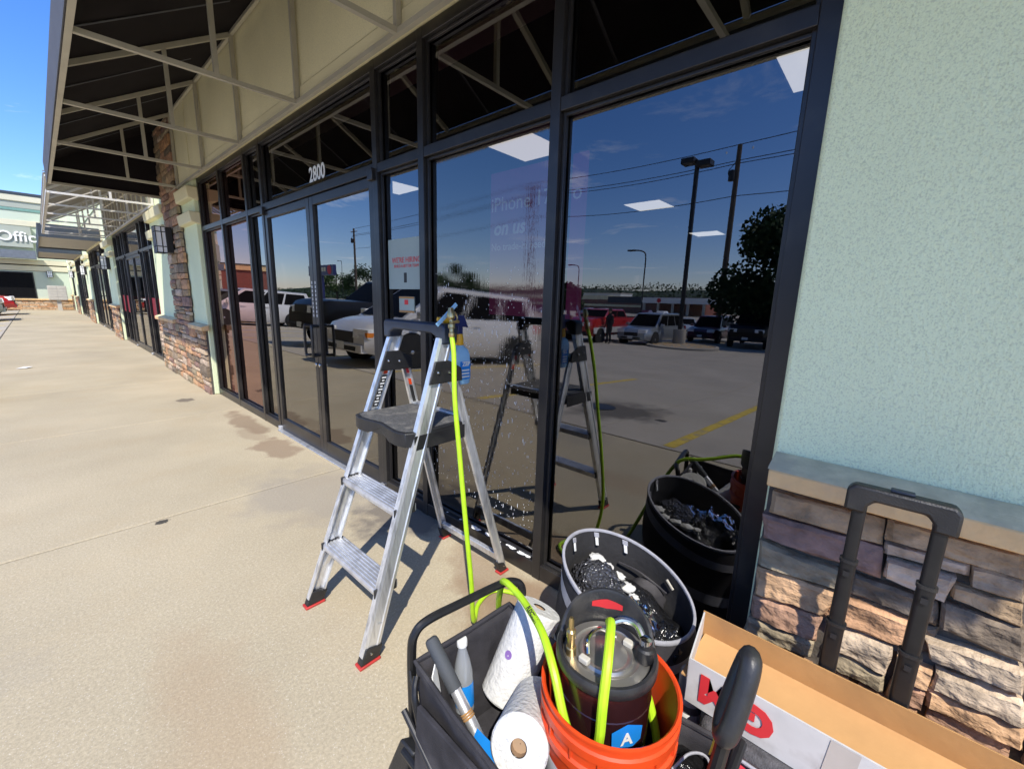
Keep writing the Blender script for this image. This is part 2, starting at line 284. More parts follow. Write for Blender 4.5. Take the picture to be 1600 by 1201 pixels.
# ------------------------------------------------------------------ mesh helpers
class MB:
    """collects shapes; build() links them as ONE mesh object"""
    def __init__(s): s.v = []; s.f = []
    def add(s, vs, fs):
        k = len(s.v); s.v += [tuple(v) for v in vs]; s.f += [tuple(i + k for i in f) for f in fs]; return s
    def box(s, x0, x1, y0, y1, z0, z1):
        v = [(x, y, z) for x in (x0, x1) for y in (y0, y1) for z in (z0, z1)]
        return s.add(v, [(0, 1, 3, 2), (4, 6, 7, 5), (0, 4, 5, 1), (2, 3, 7, 6), (0, 2, 6, 4), (1, 5, 7, 3)])
    def hexa(s, p):     # 8 corners: 4 bottom loop, 4 top loop
        return s.add(p, [(3, 2, 1, 0), (4, 5, 6, 7), (0, 1, 5, 4), (1, 2, 6, 5), (2, 3, 7, 6), (3, 0, 4, 7)])
    def quad(s, a, b, c, d): return s.add([a, b, c, d], [(0, 1, 2, 3)])
    def prism(s, poly, off):        # polygon (3-d points) extruded by vector off
        n = len(poly); o = Vector(off); v = [Vector(p) for p in poly]; v2 = [p + o for p in v]
        return s.add(v + v2, [tuple(range(n))[::-1], tuple(range(n, 2 * n))] + [(i, (i + 1) % n, n + (i + 1) % n, n + i) for i in range(n)])
    def sweep(s, pts, prof, up=None, closed=False, caps=True, scales=None):
        pts = [Vector(p) for p in pts]; n = len(pts); m = len(prof); rings = []; u_prev = None
        for i, p in enumerate(pts):
            if closed: t = (pts[(i + 1) % n] - pts[i - 1])
            else: t = pts[min(i + 1, n - 1)] - pts[max(i - 1, 0)]
            t = t.normalized() if t.length > 1e-9 else Vector((0, 0, 1))
            if up is not None: u = Vector(up)
            elif u_prev is not None: u = u_prev
            else: u = Vector((0, 0, 1)) if abs(t.z) < .9 else Vector((1, 0, 0))
            u = (u - t * u.dot(t)); u = u.normalized() if u.length > 1e-6 else t.orthogonal().normalized()
            w = t.cross(u); u_prev = u; k = scales[i] if scales else 1
            rings.append([p + u * a * k + w * b * k for a, b in prof])
        fs = []
        for i in range(n if closed else n - 1):
            a = i * m; b = ((i + 1) % n) * m
            for j in range(m): fs.append((a + j, a + (j + 1) % m, b + (j + 1) % m, b + j))
        if caps and not closed: fs += [tuple(range(m))[::-1], tuple(range((n - 1) * m, n * m))]
        return s.add([v for r in rings for v in r], fs)
    def tube(s, pts, r, n=8, closed=False, caps=True, scales=None):
        return s.sweep(pts, [(r * math.cos(2 * PI * i / n), r * math.sin(2 * PI * i / n)) for i in range(n)], None, closed, caps, scales)
    def bar(s, a, b, w, h, up=(0, 0, 1)):
        return s.sweep([a, b], [(-h / 2, -w / 2), (h / 2, -w / 2), (h / 2, w / 2), (-h / 2, w / 2)], up)
    def lathe(s, prof, o=(0, 0, 0), ax=(0, 0, 1), n=24, caps=True):
        o = Vector(o); a = Vector(ax).normalized(); u = a.orthogonal().normalized(); w = a.cross(u); m = len(prof); v = []
        for r, h in prof:
            for i in range(n):
                t = 2 * PI * i / n; v.append(o + a * h + (u * math.cos(t) + w * math.sin(t)) * r)
        fs = [(i * n + j, i * n + (j + 1) % n, (i + 1) * n + (j + 1) % n, (i + 1) * n + j) for i in range(m - 1) for j in range(n)]
        if caps: fs += [tuple(range(n))[::-1], tuple(range((m - 1) * n, m * n))]
        return s.add(v, fs)
    def ball(s, c, r, n=10, sc=(1, 1, 1), jit=0, seed=0, fr=3.):
        rows = n // 2; v = []; c = Vector(c)
        for i in range(rows + 1):
            for j in range(n):
                a = PI * i / rows; t = 2 * PI * j / n; d = Vector((math.sin(a) * math.cos(t), math.sin(a) * math.sin(t), math.cos(a)))
                k = 1 + (jit * mnoise.noise(d * fr + Vector((seed * 7.3, seed, 0))) if jit else 0)
                v.append(c + Vector((d.x * sc[0], d.y * sc[1], d.z * sc[2])) * r * k)
        return s.add(v, [(i * n + j, (i + 1) * n + j, (i + 1) * n + (j + 1) % n, i * n + (j + 1) % n) for i in range(rows) for j in range(n)])
    def xf(s, M): s.v = [tuple(M @ Vector(v)) for v in s.v]; return s
    def build(s, name, m, parent=None, smooth=35, bevel=0, world=False):
        me = bpy.data.meshes.new(name); me.from_pydata(s.v, [], s.f); me.validate(); me.update()
        o = link(name, me, m, parent, world)
        if smooth:
            me.shade_smooth(); me.set_sharp_from_angle(angle=math.radians(smooth))
        if bevel:
            b = o.modifiers.new('bevel', 'BEVEL'); b.width = bevel; b.segments = 2; b.limit_method = 'ANGLE'; b.angle_limit = math.radians(40)
        return o
def link(name, me, m, parent=None, world=False):
    o = bpy.data.objects.new(name, me); COL.objects.link(o)
    if m is not None and len(me.materials) == 0: me.materials.append(m)
    if parent is not None:
        o.parent = parent
        if parent.get('_w') or world:       # the mesh is laid out in world coordinates
            o.matrix_parent_inverse = Matrix.Translation(parent.location).inverted()
    return o
ROOTS = []
def tag(o, label=None, cat=None, group=None, kind=None):
    if label: o['label'] = label
    if cat: o['category'] = cat
    if group: o['group'] = group
    if kind: o['kind'] = kind
    return o
def thing(name, label, cat, loc=(0, 0, 0), rot=0, group=None, world=True):
    """an Empty at the thing's base; world=True when its parts are laid out in world coordinates"""
    o = bpy.data.objects.new(name, None); COL.objects.link(o); o.location = loc; o.rotation_euler = (0, 0, rot)
    o.empty_display_size = .1; tag(o, label, cat, group)
    if world: o['_w'] = 1; ROOTS.append(o)
    return o
def copy_thing(o, loc, rot=None, label=None):
    c = o.copy(); COL.objects.link(c); c.location = loc
    if rot is not None: c.rotation_euler = (0, 0, rot)
    if label: c['label'] = label
    for ch in list(o.children):
        d = ch.copy(); COL.objects.link(d); d.parent = c
        for g in list(ch.children):
            e = g.copy(); COL.objects.link(e); e.parent = d
    return c
def text(name, s, m, size, parent=None, M=None, ext=.001, align='CENTER', shear=0., bold=0., spacing=1.0, sx=1.0):
    cu = bpy.data.curves.new(name, 'FONT'); cu.body = s; cu.size = size; cu.extrude = ext; cu.align_x = align; cu.align_y = 'CENTER'
    cu.shear = shear; cu.offset = bold; cu.space_character = spacing; cu.resolution_u = 3
    t = bpy.data.objects.new('tmp', cu); COL.objects.link(t); bpy.context.view_layer.update()
    me = bpy.data.meshes.new_from_object(t.evaluated_get(bpy.context.evaluated_depsgraph_get())); bpy.data.objects.remove(t); me.name = name
    me.transform((M or Matrix()) @ Matrix.Diagonal((sx, 1, 1, 1))); me.materials.clear()
    return link(name, me, m, parent)
def frame(o, xa, ya):     # matrix with columns xa, ya, xa x ya at o
    x = Vector(xa).normalized(); y = Vector(ya); y = (y - x * y.dot(x)).normalized(); z = x.cross(y)
    return Matrix(((x.x, y.x, z.x, o[0]), (x.y, y.y, z.y, o[1]), (x.z, y.z, z.z, o[2]), (0, 0, 0, 1)))
def crv(pts, n=10):       # Catmull-Rom through the points
    P = [Vector(p) for p in pts]; P = [P[0] * 2 - P[1]] + P + [P[-1] * 2 - P[-2]]; out = []
    for i in range(1, len(P) - 2):
        a, b, c, d = P[i - 1:i + 3]
        for k in range(n):
            t = k / n; out.append(.5 * ((2 * b) + (c - a) * t + (2 * a - 5 * b + 4 * c - d) * t * t + (3 * b - a - 3 * c + d) * t ** 3))
    return out + [P[-2]]
def rr(w, h, r, n=4):     # rounded rectangle profile
    o = []
    for cx_, cy_, a0 in ((w / 2 - r, h / 2 - r, 0), (-w / 2 + r, h / 2 - r, 90), (-w / 2 + r, -h / 2 + r, 180), (w / 2 - r, -h / 2 + r, 270)):
        for i in range(n + 1):
            a = math.radians(a0 + 90 * i / n); o.append((cx_ + r * math.cos(a), cy_ + r * math.sin(a)))
    return o

# ------------------------------------------------------------------ the ground
g = MB(); nx = 60
KN = [(2.34, 0), (8.0, -.36), (12.1, -.50), (16.1, -.64), (20.1, -.78), (25, -.95), (40, -1.2), (1000, -1.25)]
def zg(x):      # the lot falls away from the sidewalk
    X = -x
    if X <= KN[0][0]: return 0.
    for (a, p), (b, q) in zip(KN, KN[1:]):
        if X <= b: return p + (q - p) * (X - a) / (b - a)
xs = [60, 14, .3, -2.34, -8.0, -12.1, -16.1, -20.1, -25, -40, -140, -400, -900]; zs = [zg(x) - .03 for x in xs]
ys = [-700, -60, 60, 120, 900]
for i in range(len(xs)):
    for y in ys: g.v.append((xs[i], y, zs[i]))
for i in range(len(xs) - 1):
    for j in range(len(ys) - 1):
        a = i * len(ys) + j; g.f.append((a, a + 1, a + 1 + len(ys), a + len(ys)))
gr = g.build('ground', M_lot, smooth=0); tag(gr, 'sandy grey paved ground stretching far beyond the shops', kind='structure')
def slab_mesh(name, wx, wy, m):
    b = MB(); c = .012
    b.add([(x, y, -.06) for x, y in ((0, 0), (wx, 0), (wx, wy), (0, wy))] + [(x, y, -.004) for x, y in ((0, 0), (wx, 0), (wx, wy), (0, wy))] +
          [(x, y, 0) for x, y in ((c, c), (wx - c, c), (wx - c, wy - c), (c, wy - c))],
          [(8, 9, 10, 11)] + [(4 + i, 4 + (i + 1) % 4, 8 + (i + 1) % 4, 8 + i) for i in range(4)] + [(i, (i + 1) % 4, 4 + (i + 1) % 4, 4 + i) for i in range(4)])
    me = bpy.data.meshes.new(name); me.from_pydata(b.v, [], b.f); me.update(); me.materials.append(m); return me
jf = MB().box(-2.335, .03, -9.2, 38.9, -.028, -.0015 - .01).build('sidewalk', M_joint, smooth=0); tag(jf, 'pale sunlit concrete sidewalk in front of the shops', kind='structure')
lb_ = MB(); lx = [-2.34, -8.0, -12.1, -16.1, -20.1]
for x in lx: lb_.v += [(x, -9.2, zg(x) - .0112), (x, 38.88, zg(x) - .0112)]
lb_.f = [(2 * i, 2 * i + 1, 2 * i + 3, 2 * i + 2) for i in range(4)]
lotp = lb_.build('parking_lot', M_joint, smooth=0); tag(lotp, 'concrete parking lot in front of the shops', kind='structure')
cols = [(-2.33, 2.355, M_side), (-8.0, 5.654, M_lot), (-12.1, 4.094, M_lot), (-16.1, 3.994, M_lot), (-20.1, 3.994, M_lot)]
for ci, (x0, wx, m) in enumerate(cols):
    me = slab_mesh('slab', wx, 2.542, m)
    for k in range(19):
        o = link('slab', me, m, jf if ci == 0 else lotp); o.location = (x0, .63 - 2.55 * 4 + 2.55 * k + .004 + (0 if ci == 0 else -.83), zg(x0) if ci else 0)
        if ci: o.rotation_euler.y = -math.atan((zg(x0 + wx) - zg(x0)) / wx)
ln = MB()
for y in [-6.75 + 2.75 * k for k in range(16)]:
    ln = MB().hexa([(-7.4, y - .055, zg(-7.4) + .001), (-2.42, y - .055, zg(-2.42) + .001), (-2.42, y + .055, zg(-2.42) + .001), (-7.4, y + .055, zg(-7.4) + .001), (-7.4, y - .055, zg(-7.4) + .004), (-2.42, y - .055, zg(-2.42) + .004), (-2.42, y + .055, zg(-2.42) + .004), (-7.4, y + .055, zg(-7.4) + .004)]).build('parking_line', M_yellow, smooth=0)
    tag(ln, 'painted yellow stall line on the parking lot', kind='structure')
mh = thing('manhole_cover', 'dark round iron cover set in the parking lot', 'manhole', (-3.6, 2.99, zg(-3.6)))
MB().lathe([(.24, -.01), (.24, .008), (.20, .010)], (-3.6, 2.99, zg(-3.6)), (-.0635, 0, 1), n=28).build('lid', M_darkmetal, mh)
lt = MB()
for x, y, r in ((-1.83, 11.0, .1),):
    lt.add([(x + r * a, y + r * b, c) for a, b, c in ((-1, -.4, .006), (.2, -.9, .012), (1, .1, .02), (.1, .8, .008), (0, 0, .03))], [(0, 1, 4), (1, 2, 4), (2, 3, 4), (3, 0, 4)])
tag(lt.build('paper_scrap', M_white), 'scrap of white paper lying on the sidewalk', 'litter')

# ------------------------------------------------------------------ the near building
bld = thing('retail_building', 'long mint stucco shop building with stone base and dark storefront windows', 'building', (.5, 8, 0))
def wall(name, m, x0, x1, y0, y1, z0, z1, bevel=0): return MB().box(x0, x1, y0, y1, z0, z1).build(name, m, bld, bevel=bevel)
FX = -.05            # stucco face
B1 = (.225, 6.785)   # storefront of the first bay
B2 = (9.95, 15.80); B3 = (17.45, 23.8); B4 = (26.0, 32.5); B5 = (34.4, 37.6)
TOPZ = 6.2
for (a, b) in ((-7.0, B1[0]), (B1[1], B2[0]), (B2[1], B3[0]), (B3[1], B4[0]), (B4[1], B5[0]), (B5[1], 38.9)):
    wall('stucco_pier', M_stucco, FX, .35, a, b, 0, 3.7 if a > -8 else TOPZ, .012)
for (a, b) in (B1, B2, B3, B4, B5):
    wall('header_band', M_olive, FX + .004, .35, a, b, 2.765, 3.7, .01)
    wall('header_lip', M_cream, FX - .006, FX + .02, a - .02, b + .02, 2.775, 2.85, .008)
wall('header_band', M_olive, FX - .003, .2, -1.5, B1[0], 2.765, 3.69); wall('header_band', M_olive, FX - .003, .2, B1[1], 7.46, 2.765, 3.69)
wall('upper_wall', M_stucco, FX - .02, .35, -7, 38.9, 3.70, TOPZ)
wall('roof_coping', M_cream, FX - .12, .45, -7, 38.9, TOPZ + .002, TOPZ + .25)
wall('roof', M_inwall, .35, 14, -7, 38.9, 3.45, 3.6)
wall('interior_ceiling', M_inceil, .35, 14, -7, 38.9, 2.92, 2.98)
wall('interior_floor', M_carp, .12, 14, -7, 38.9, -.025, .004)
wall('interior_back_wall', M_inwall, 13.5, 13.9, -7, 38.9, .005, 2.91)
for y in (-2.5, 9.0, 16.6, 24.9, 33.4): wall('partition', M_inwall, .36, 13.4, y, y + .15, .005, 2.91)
# rounded cream capitals on the piers
def capital(y0, y1):
    for z0, z1, d in ((2.50, 2.66, .065), (2.215, 2.365, .06)):
        MB().prism([(FX - .01 - d, y0 - .07, z1), (FX - .01 - d * .75, y0 - .05, z0), (FX - .01 - d * .75, y1, z0), (FX - .01 - d, y1, z1)][:2] and
                   [(FX - d, y0, z0 + .02), (FX - d - .015, y0, z1), (FX + .05, y0, z1), (FX + .05, y0, z0)], (0, y1 - y0, 0)).build('capital', M_cream, bld, bevel=.012)
for (e0, s0, s1, e1) in ((6.74, 7.45, 8.50, 9.96), (15.78, 16.3, 16.3, 17.48), (23.78, 24.9, 24.9, 26.02), (32.48, 33.4, 33.4, 34.42)):
    if s0 == s1: capital(e0, e1)
    else: capital(e0, s0 - .02); capital(s1 + .02, e1)
# stone ledges
def ledge(y0, y1, face=-.10):
    n = max(1, round((y1 - y0) / .62)); w = (y1 - y0) / n
    for i in range(n):
        a, b = y0 + i * w + .003, y0 + (i + 1) * w - .003; j = random.uniform(-.004, .004)
        MB().prism([(face - .05 + j, a, .872), (face - .05 + j, a, .922), (FX - .003, a, .936), (FX - .003, a, .872)], (0, b - a, 0)).build('ledge_stone', M_capst, bld, bevel=.004)
        MB().prism([(face - .047 + j, a - .003, .9225), (FX - .003, a - .003, .9365), (FX - .003, a - .003, .951), (face - .040 + j, a - .003, .929)], (0, b - a + .006, 0)).build('ledge_wash', M_wash, bld)
ledge(-2.2, .215); ledge(6.70, 7.46, -.09); ledge(8.49, 9.97, -.09)
for a, b in ((15.78, 17.48), (23.78, 26.02), (32.48, 34.42), (37.6, 38.8)): ledge(a, b, -.09)

# stones
def stone_mesh(corn, depth, seed, nx=6, nz=4, rough=.012):
    """rough-faced stone: corn = 4 (y,z) corners bl, br, tr, tl ; bulges towards -x from x=0"""
    b = MB(); bl, br, tr, tl = [Vector((0, c[0], c[1])) for c in corn]
    w = ((br - bl).length + (tr - tl).length) / 2; h = ((tl - bl).length + (tr - br).length) / 2
    for i in range(nz + 1):
        for j in range(nx + 1):
            u, v = j / nx, i / nz; ue = min(u, 1 - u) * w; ve = min(v, 1 - v) * h
            p = (bl * (1 - u) + br * u) * (1 - v) + (tl * (1 - u) + tr * u) * v
            e = min(ue, ve); k = 0 if e < 1e-6 else 1
            q = Vector((0, p.y, p.z)) * 7 + Vector((seed * 3.1, 0, 0))
            st_n = mnoise.noise(Vector((seed, p.y * 5, p.z * 34))); d = depth * (.74 if not k else .97) + (mnoise.noise(q) * rough + mnoise.noise(q * 3.3) * rough * .7 + st_n * rough * .55 + mnoise.noise(q * 8) * rough * .4) * (1 if k else .6)
            jy = mnoise.noise(q * 2 + Vector((9, 0, 0))) * .008 * (0 if k else 1); jz = mnoise.noise(q * 2 + Vector((0, 9, 0))) * .007 * (0 if k else 1)
            b.v.append((-d, p.y + jy, p.z + jz))
    R = nx + 1
    for i in range(nz):
        for j in range(nx): b.f.append((i * R + j, (i + 1) * R + j, (i + 1) * R + j + 1, i * R + j + 1))
    # skirt back to the wall
    loop = [j for j in range(R)] + [i * R + nx for i in range(1, nz + 1)] + [nz * R + j for j in range(nx - 1, -1, -1)] + [i * R for i in range(nz - 1, 0, -1)]
    k = len(b.v); b.v += [(.0, b.v[a][1], b.v[a][2]) for a in loop]; n = len(loop)
    b.f += [(loop[i], loop[(i + 1) % n], k + (i + 1) % n, k + i) for i in range(n)]
    return b
def courses(y0, y1, z0, z1, seed, hmin=.05, hmax=.13, wmin=.13, wmax=.36):
    rnd = random.Random(seed); out = []; z = z0
    while z < z1 - .02:
        h = min(rnd.uniform(hmin, hmax), z1 - z)
        if z1 - z - h < .04: h = z1 - z
        y = y0
        while y < y1 - .02:
            w = min(rnd.uniform(wmin, wmax), y1 - y)
            if y1 - y - w < .08: w = y1 - y
            if h > .10 and rnd.random() < .35:
                m = h * rnd.uniform(.4, .6); out += [(y, y + w, z, z + m), (y, y + w, z + m, z + h)]
            else: out.append((y, y + w, z, z + h))
            y += w
        z += h
    return out
def stone_field(base, rects, face, seed, gap=.006, each=True, mats=None, ragged=None):
    rnd = random.Random(seed); joined = {}
    for n, (a, b, c, d) in enumerate(rects):
        if ragged:
            if a <= ragged[0] + .01: a -= rnd.uniform(0, .07)
            if b >= ragged[1] - .01: b += rnd.uniform(0, .0)
        t = [rnd.uniform(-.006, .006) for _ in range(4)]
        mb = stone_mesh(((a + gap, c + gap + t[0]), (b - gap, c + gap + t[1]), (b - gap, d - gap + t[2]), (a + gap, d - gap + t[3])), rnd.uniform(.03, .055), seed * 50 + n, 4 if each else 2, 3 if each else 2, .009)
        mb.xf(Matrix.Translation((face, 0, 0)))
        m = rnd.choice(mats or STONES)
        if each: mb.build('stone', m, base, smooth=30)
        else: joined.setdefault(m.name, MB()).add(mb.v, mb.f)
    for k, mb in joined.items():
        o = mb.build('stone_facing', MATS[k], base, smooth=50); o['kind'] = 'stuff'
warm = [STONES[i] for i in (0, 1, 2, 3, 4, 5, 6, 7, 8, 9, 4, 3, 7, 5)]
base = wall('stone_wainscot', M_mortar, -.075, FX - .001, 6.80, 9.94, 0, .87)
stone_field(base, courses(6.80, 9.94, .0, .87, 11, .06, .14, .16, .42), -.068, 3, mats=warm)
strip = wall('stone_column', M_mortar, -.075, FX - .001, 7.47, 8.48, .87, 3.62)
stone_field(strip, courses(7.47, 8.48, .87, 3.62, 21, .07, .15, .22, .48), -.068, 4, mats=[STONES[i] for i in (0, 0, 1, 3, 8, 9, 6, 5, 8, 2)], ragged=(7.47, 8.48))
for k, (a, b) in enumerate(((15.82, 17.43), (23.82, 25.98), (32.52, 34.38), (37.62, 38.7))):
    base = wall('stone_wainscot', M_mortar, -.075, FX - .001, a, b, 0, .87)
    stone_field(base, courses(a, b, .0, .87, 31 + k, .06, .12, .2, .4), -.068, 40 + k, each=False, mats=warm)
# the near right pier: stones laid as in the photograph (outlines in y, z on the stone face)
base = wall('stone_wainscot', M_mortar, -.075, FX - .001, -2.2, .215, 0, .87)
RP = [(0, [(-0.061, 0.774), (0.2, 0.773), (0.203, 0.84), (-0.054, 0.847)], 0.05), (1, [(-0.066, 0.689), (0.207, 0.686), (0.214, 0.762), (-0.061, 0.771)], 0.055), (2, [(-0.008, 0.604), (0.208, 0.59), (0.216, 0.675), (-0.003, 0.657)], 0.05), (4, [(0.035, 0.507), (0.209, 0.486), (0.207, 0.585), (-0.002, 0.594)], 0.05), (3, [(-0.166, 0.515), (0.032, 0.505), (-0.004, 0.595), (-0.162, 0.594)], 0.05), (8, [(0.035, 0.42), (0.206, 0.405), (0.212, 0.479), (0.035, 0.5)], 0.048), (2, [(0.037, 0.36), (0.223, 0.337), (0.216, 0.397), (0.038, 0.416)], 0.05), (0, [(-0.298, 0.802), (-0.065, 0.796), (-0.058, 0.858), (-0.288, 0.862)], 0.06), (5, [(-0.217, 0.765), (-0.064, 0.756), (-0.061, 0.791), (-0.216, 0.794)], 0.045), (5, [(-0.193, 0.679), (-0.074, 0.696), (-0.07, 0.752), (-0.195, 0.755)], 0.06), (6, [(-0.186, 0.609), (-0.015, 0.606), (-0.013, 0.668), (-0.183, 0.67)], 0.042), (9, [(-0.308, 0.742), (-0.222, 0.743), (-0.217, 0.795), (-0.299, 0.798)], 0.05), (0, [(-0.318, 0.685), (-0.197, 0.696), (-0.197, 0.73), (-0.309, 0.737)], 0.05), (6, [(-0.333, 0.601), (-0.192, 0.61), (-0.187, 0.677), (-0.319, 0.679)], 0.06), (7, [(-0.346, 0.525), (-0.188, 0.513), (-0.168, 0.571), (-0.335, 0.589)], 0.06), (7, [(-0.36, 0.446), (-0.201, 0.441), (-0.205, 0.492), (-0.348, 0.512)], 0.06), (7, [(-0.121, 0.413), (-0.011, 0.422), (-0.016, 0.496), (-0.123, 0.505)], 0.055), (4, [(-0.201, 0.427), (-0.14, 0.413), (-0.135, 0.484), (-0.203, 0.481)], 0.05), (2, [(-0.12, 0.36), (-0.007, 0.357), (-0.013, 0.416), (-0.117, 0.407)], 0.045), (6, [(-0.189, 0.52), (-0.168, 0.515), (-0.162, 0.588), (-0.193, 0.604)], 0.03), (4, [(-0.371, 0.383), (-0.201, 0.382), (-0.2, 0.434), (-0.361, 0.441)], 0.05), (8, [(-0.2, 0.361), (-0.13, 0.354), (-0.139, 0.406), (-0.201, 0.421)], 0.05), (3, [(-0.1, 0.0), (0.2, 0.0), (0.2, 0.12), (-0.1, 0.13)], 0.05), (5, [(0.02, 0.13), (0.2, 0.12), (0.2, 0.27), (0.03, 0.27)], 0.05), (8, [(-0.3, 0.13), (0.015, 0.13), (0.02, 0.26), (-0.3, 0.255)], 0.05)]
for n, (mi, pts, dep) in enumerate(RP):
    mb = stone_mesh(pts, dep, 300 + n, 20, 9, .011).xf(Matrix.Translation((-.064, 0, 0))); mb.build('stone', STONES[mi], base, smooth=28)
stone_field(base, [(-.36, -.205, .262, .378), (-.20, -.065, .268, .352), (-.06, .02, .275, .352), (.028, .205, .275, .335), (-.372, -.305, .125, .255), (-.372, -.115, .002, .12)] + [r for r in courses(-2.18, -.372, .0, .87, 77, .07, .13, .2, .42)], -.066, 9, mats=warm)

# ------------------------------------------------------------------ storefronts
def vbar(y0, y1, z0, z1, name='mullion', x0=0, x1=.11):
    b = MB().box(x0, x1, y0, y1, z0, z1)
    for s, ya, yb in ((0, y0 - .016, y0 - .0005), (1, y1 + .0005, y1 + .016)): b.box(.022, .040, ya, yb, z0, z1)
    return b.build(name, M_frame, bld, bevel=.0025)
def hbar(y0, y1, z0, z1, name='transom_rail', x0=.0015, x1=.109):
    b = MB().box(x0, x1, y0, y1, z0, z1)
    b.box(.024, .040, y0, y1, z1 + .0005, z1 + .014); b.box(.024, .040, y0, y1, z0 - .014, z0 - .0005)
    return b.build(name, M_frame, bld, bevel=.0025)
def pane(y0, y1, z0, z1, m, x=.046, name='glass_pane'):
    return MB().quad((x, y0, z0), (x, y0, z1), (x, y1, z1), (x, y1, z0)).build(name, m, bld, smooth=0)
def door(y0, y1, hinge, pull_dir):
    st = .062; b = MB()
    b.box(.006, .052, y0, y0 + st, .012, 2.125); b.box(.006, .052, y1 - st, y1, .012, 2.125)
    b.box(.0065, .0515, y0 + st, y1 - st, .012, .135); b.box(.0065, .0515, y0 + st, y1 - st, 2.062, 2.125)
    d = b.build('door', M_frame, bld, bevel=.003)
    MB().quad((.026, y0 + st, .135), (.026, y0 + st, 2.062), (.026, y1 - st, 2.062), (.026, y1 - st, .135)).build('door_glass', M_glassd, d, smooth=0)
    ym = y0 + st / 2 if hinge == 'hi' else y1 - st / 2
    p = MB(); s = pull_dir
    for x, mm in ((-.062, 0), (.115, 1)):
        xs_ = .006 if x < 0 else .052
        p.tube(crv([(xs_, ym, .885), (x * .85, ym + s * .02, .885), (x, ym + s * .035, .90), (x, ym + s * .035, 1.11), (x * .85, ym + s * .02, 1.125), (xs_, ym, 1.125)], 5), .0115, 8)
    p.build('pull_handle', M_frame, d)
    MB().lathe([(.016, 0), (.016, .01), (.012, .014)], (.006, ym, .80), (-1, 0, 0), 14).build('lock_cylinder', M_chrome, d)
    hy = y1 if hinge == 'hi' else y0
    MB().box(-.022, .03, hy - .03, hy + .03, 2.095, 2.165).build('pivot_hinge', M_frame, d, bevel=.004)
    MB().box(-.022, .03, hy - .022, hy + .022, .006, .05).build('bottom_pivot', M_alus, d, bevel=.004)
    return d
V1 = [(.225, .283), (1.139, 1.190), (2.059, 2.110), (2.537, 2.590), (4.545, 4.597), (4.985, 5.036), (5.863, 5.915), (6.730, 6.785)]
for a, b in V1: vbar(a, b, 0, 2.76)
hbar(.283, 6.73, 2.705, 2.76, 'head_rail')
glass_for = {0: M_glass, 1: M_glassw, 2: M_glassn, 4: M_glassd, 5: M_glassp, 6: M_glassp}
PANES = {}
for i in range(7):
    a, b = V1[i][1], V1[i + 1][0]
    if i == 3:
        hbar(a, b, 2.135, 2.195); pane(a, b, 2.195, 2.705, M_glass)
        MB().box(-.035, .12, a, b, 0.0005, .011).build('threshold', M_alus, bld, bevel=.004)
        door(a + .004, 3.562, 'lo', -1); door(3.568, b - .004, 'hi', 1)
    else:
        hbar(a, b, 2.135, 2.188); hbar(a, b, .004, .085, 'sill_rail')
        PANES[i] = pane(a, b, .085, 2.135, glass_for[i]); pane(a, b, 2.188, 2.705, M_glass if i < 5 else M_glassp)
text('house_number', '2800', M_white, .150, bld, frame((.0445, 3.475, 2.292), (0, -1, 0), (0, 0, 1)), .0008, bold=.003, sx=.92)
# door hours lettering on the stiles
for y in (3.535, 3.597):
    b = MB()
    for k in range(9): b.box(.0045, .006, y - .006, y + .006, 1.20 + k * .033, 1.222 + k * .033)
    b.build('stile_lettering', M_white, bld, smooth=0)
def simple_bay(B, door_c, side, posters=False, trans=2.16):
    y0, y1 = B; dl, dr = door_c - 1.04, door_c + 1.04
    vs = [y0 + .028, dl - .42, dl - .026, dr + .026, dr + .42, y1 - .028]
    if side: vs = [y0 + .028, (y0 + dl - .4) / 2] + vs[1:5] + [(y1 + dr + .4) / 2, y1 - .028]
    for v in vs: vbar(v - .026, v + .026, 0, 2.76)
    hbar(y0 + .054, y1 - .054, 2.70, 2.76, 'head_rail')
    for a, b in zip(vs, vs[1:]):
        a += .026; b -= .026; dd = b - a > 1.9
        hbar(a, b, trans - .03, trans + .03); pane(a, b, trans + .03, 2.70, M_glass)
        if dd:
            door(a + .004, (a + b) / 2 - .002, 'lo', -1); door((a + b) / 2 + .002, b - .004, 'hi', 1)
        else: hbar(a, b, .004, .085, 'sill_rail'); pane(a, b, .085, trans - .03, M_glass)
        if posters:
            p = MB().box(.040, .043, a + .02, b - .02, .80, 1.22).build('window_poster', M_redp, bld, smooth=0)
            MB().box(.0385, .0395, a + .12, b - .12 if b - a < .5 else b - .5, .95, 1.07).build('poster_print', M_white, p, smooth=0)
simple_bay(B2, 12.86, True, True); simple_bay(B3, 20.6, True); simple_bay(B4, 29.2, True); simple_bay(B5, 36.0, False)
# water on the freshly washed pane: beads, runs and a line of foam on its sill
rnd = random.Random(5); dr = MB()
for k in range(1150):
    y = rnd.uniform(1.20, 2.05); z = .22 + 1.32 * rnd.random() ** .85
    if z > 1.30 and rnd.random() < .6: continue
    r = rnd.choice((.0012, .0016, .002, .0026)); ln_ = rnd.choice((1, 1, 1.2, 2.2, 5)) if rnd.random() < .7 else 1
    dr.ball((.0455, y, z), r, 6, (.6, 1, ln_))
o = dr.build('water_drops', M_drop, bld); o['kind'] = 'stuff'
fo = MB()
for k in range(24):
    y = rnd.uniform(1.20, 2.03); y = 1.21 + abs(rnd.gauss(0, .23)) if k < 14 else y
    if y < 2.04: fo.ball((rnd.uniform(.006, .028), y, .087), rnd.uniform(.006, .014), 8, (1, rnd.uniform(1, 2.6), .22), .4, k)
o = fo.build('soap_foam', M_soap, bld); o['kind'] = 'stuff'

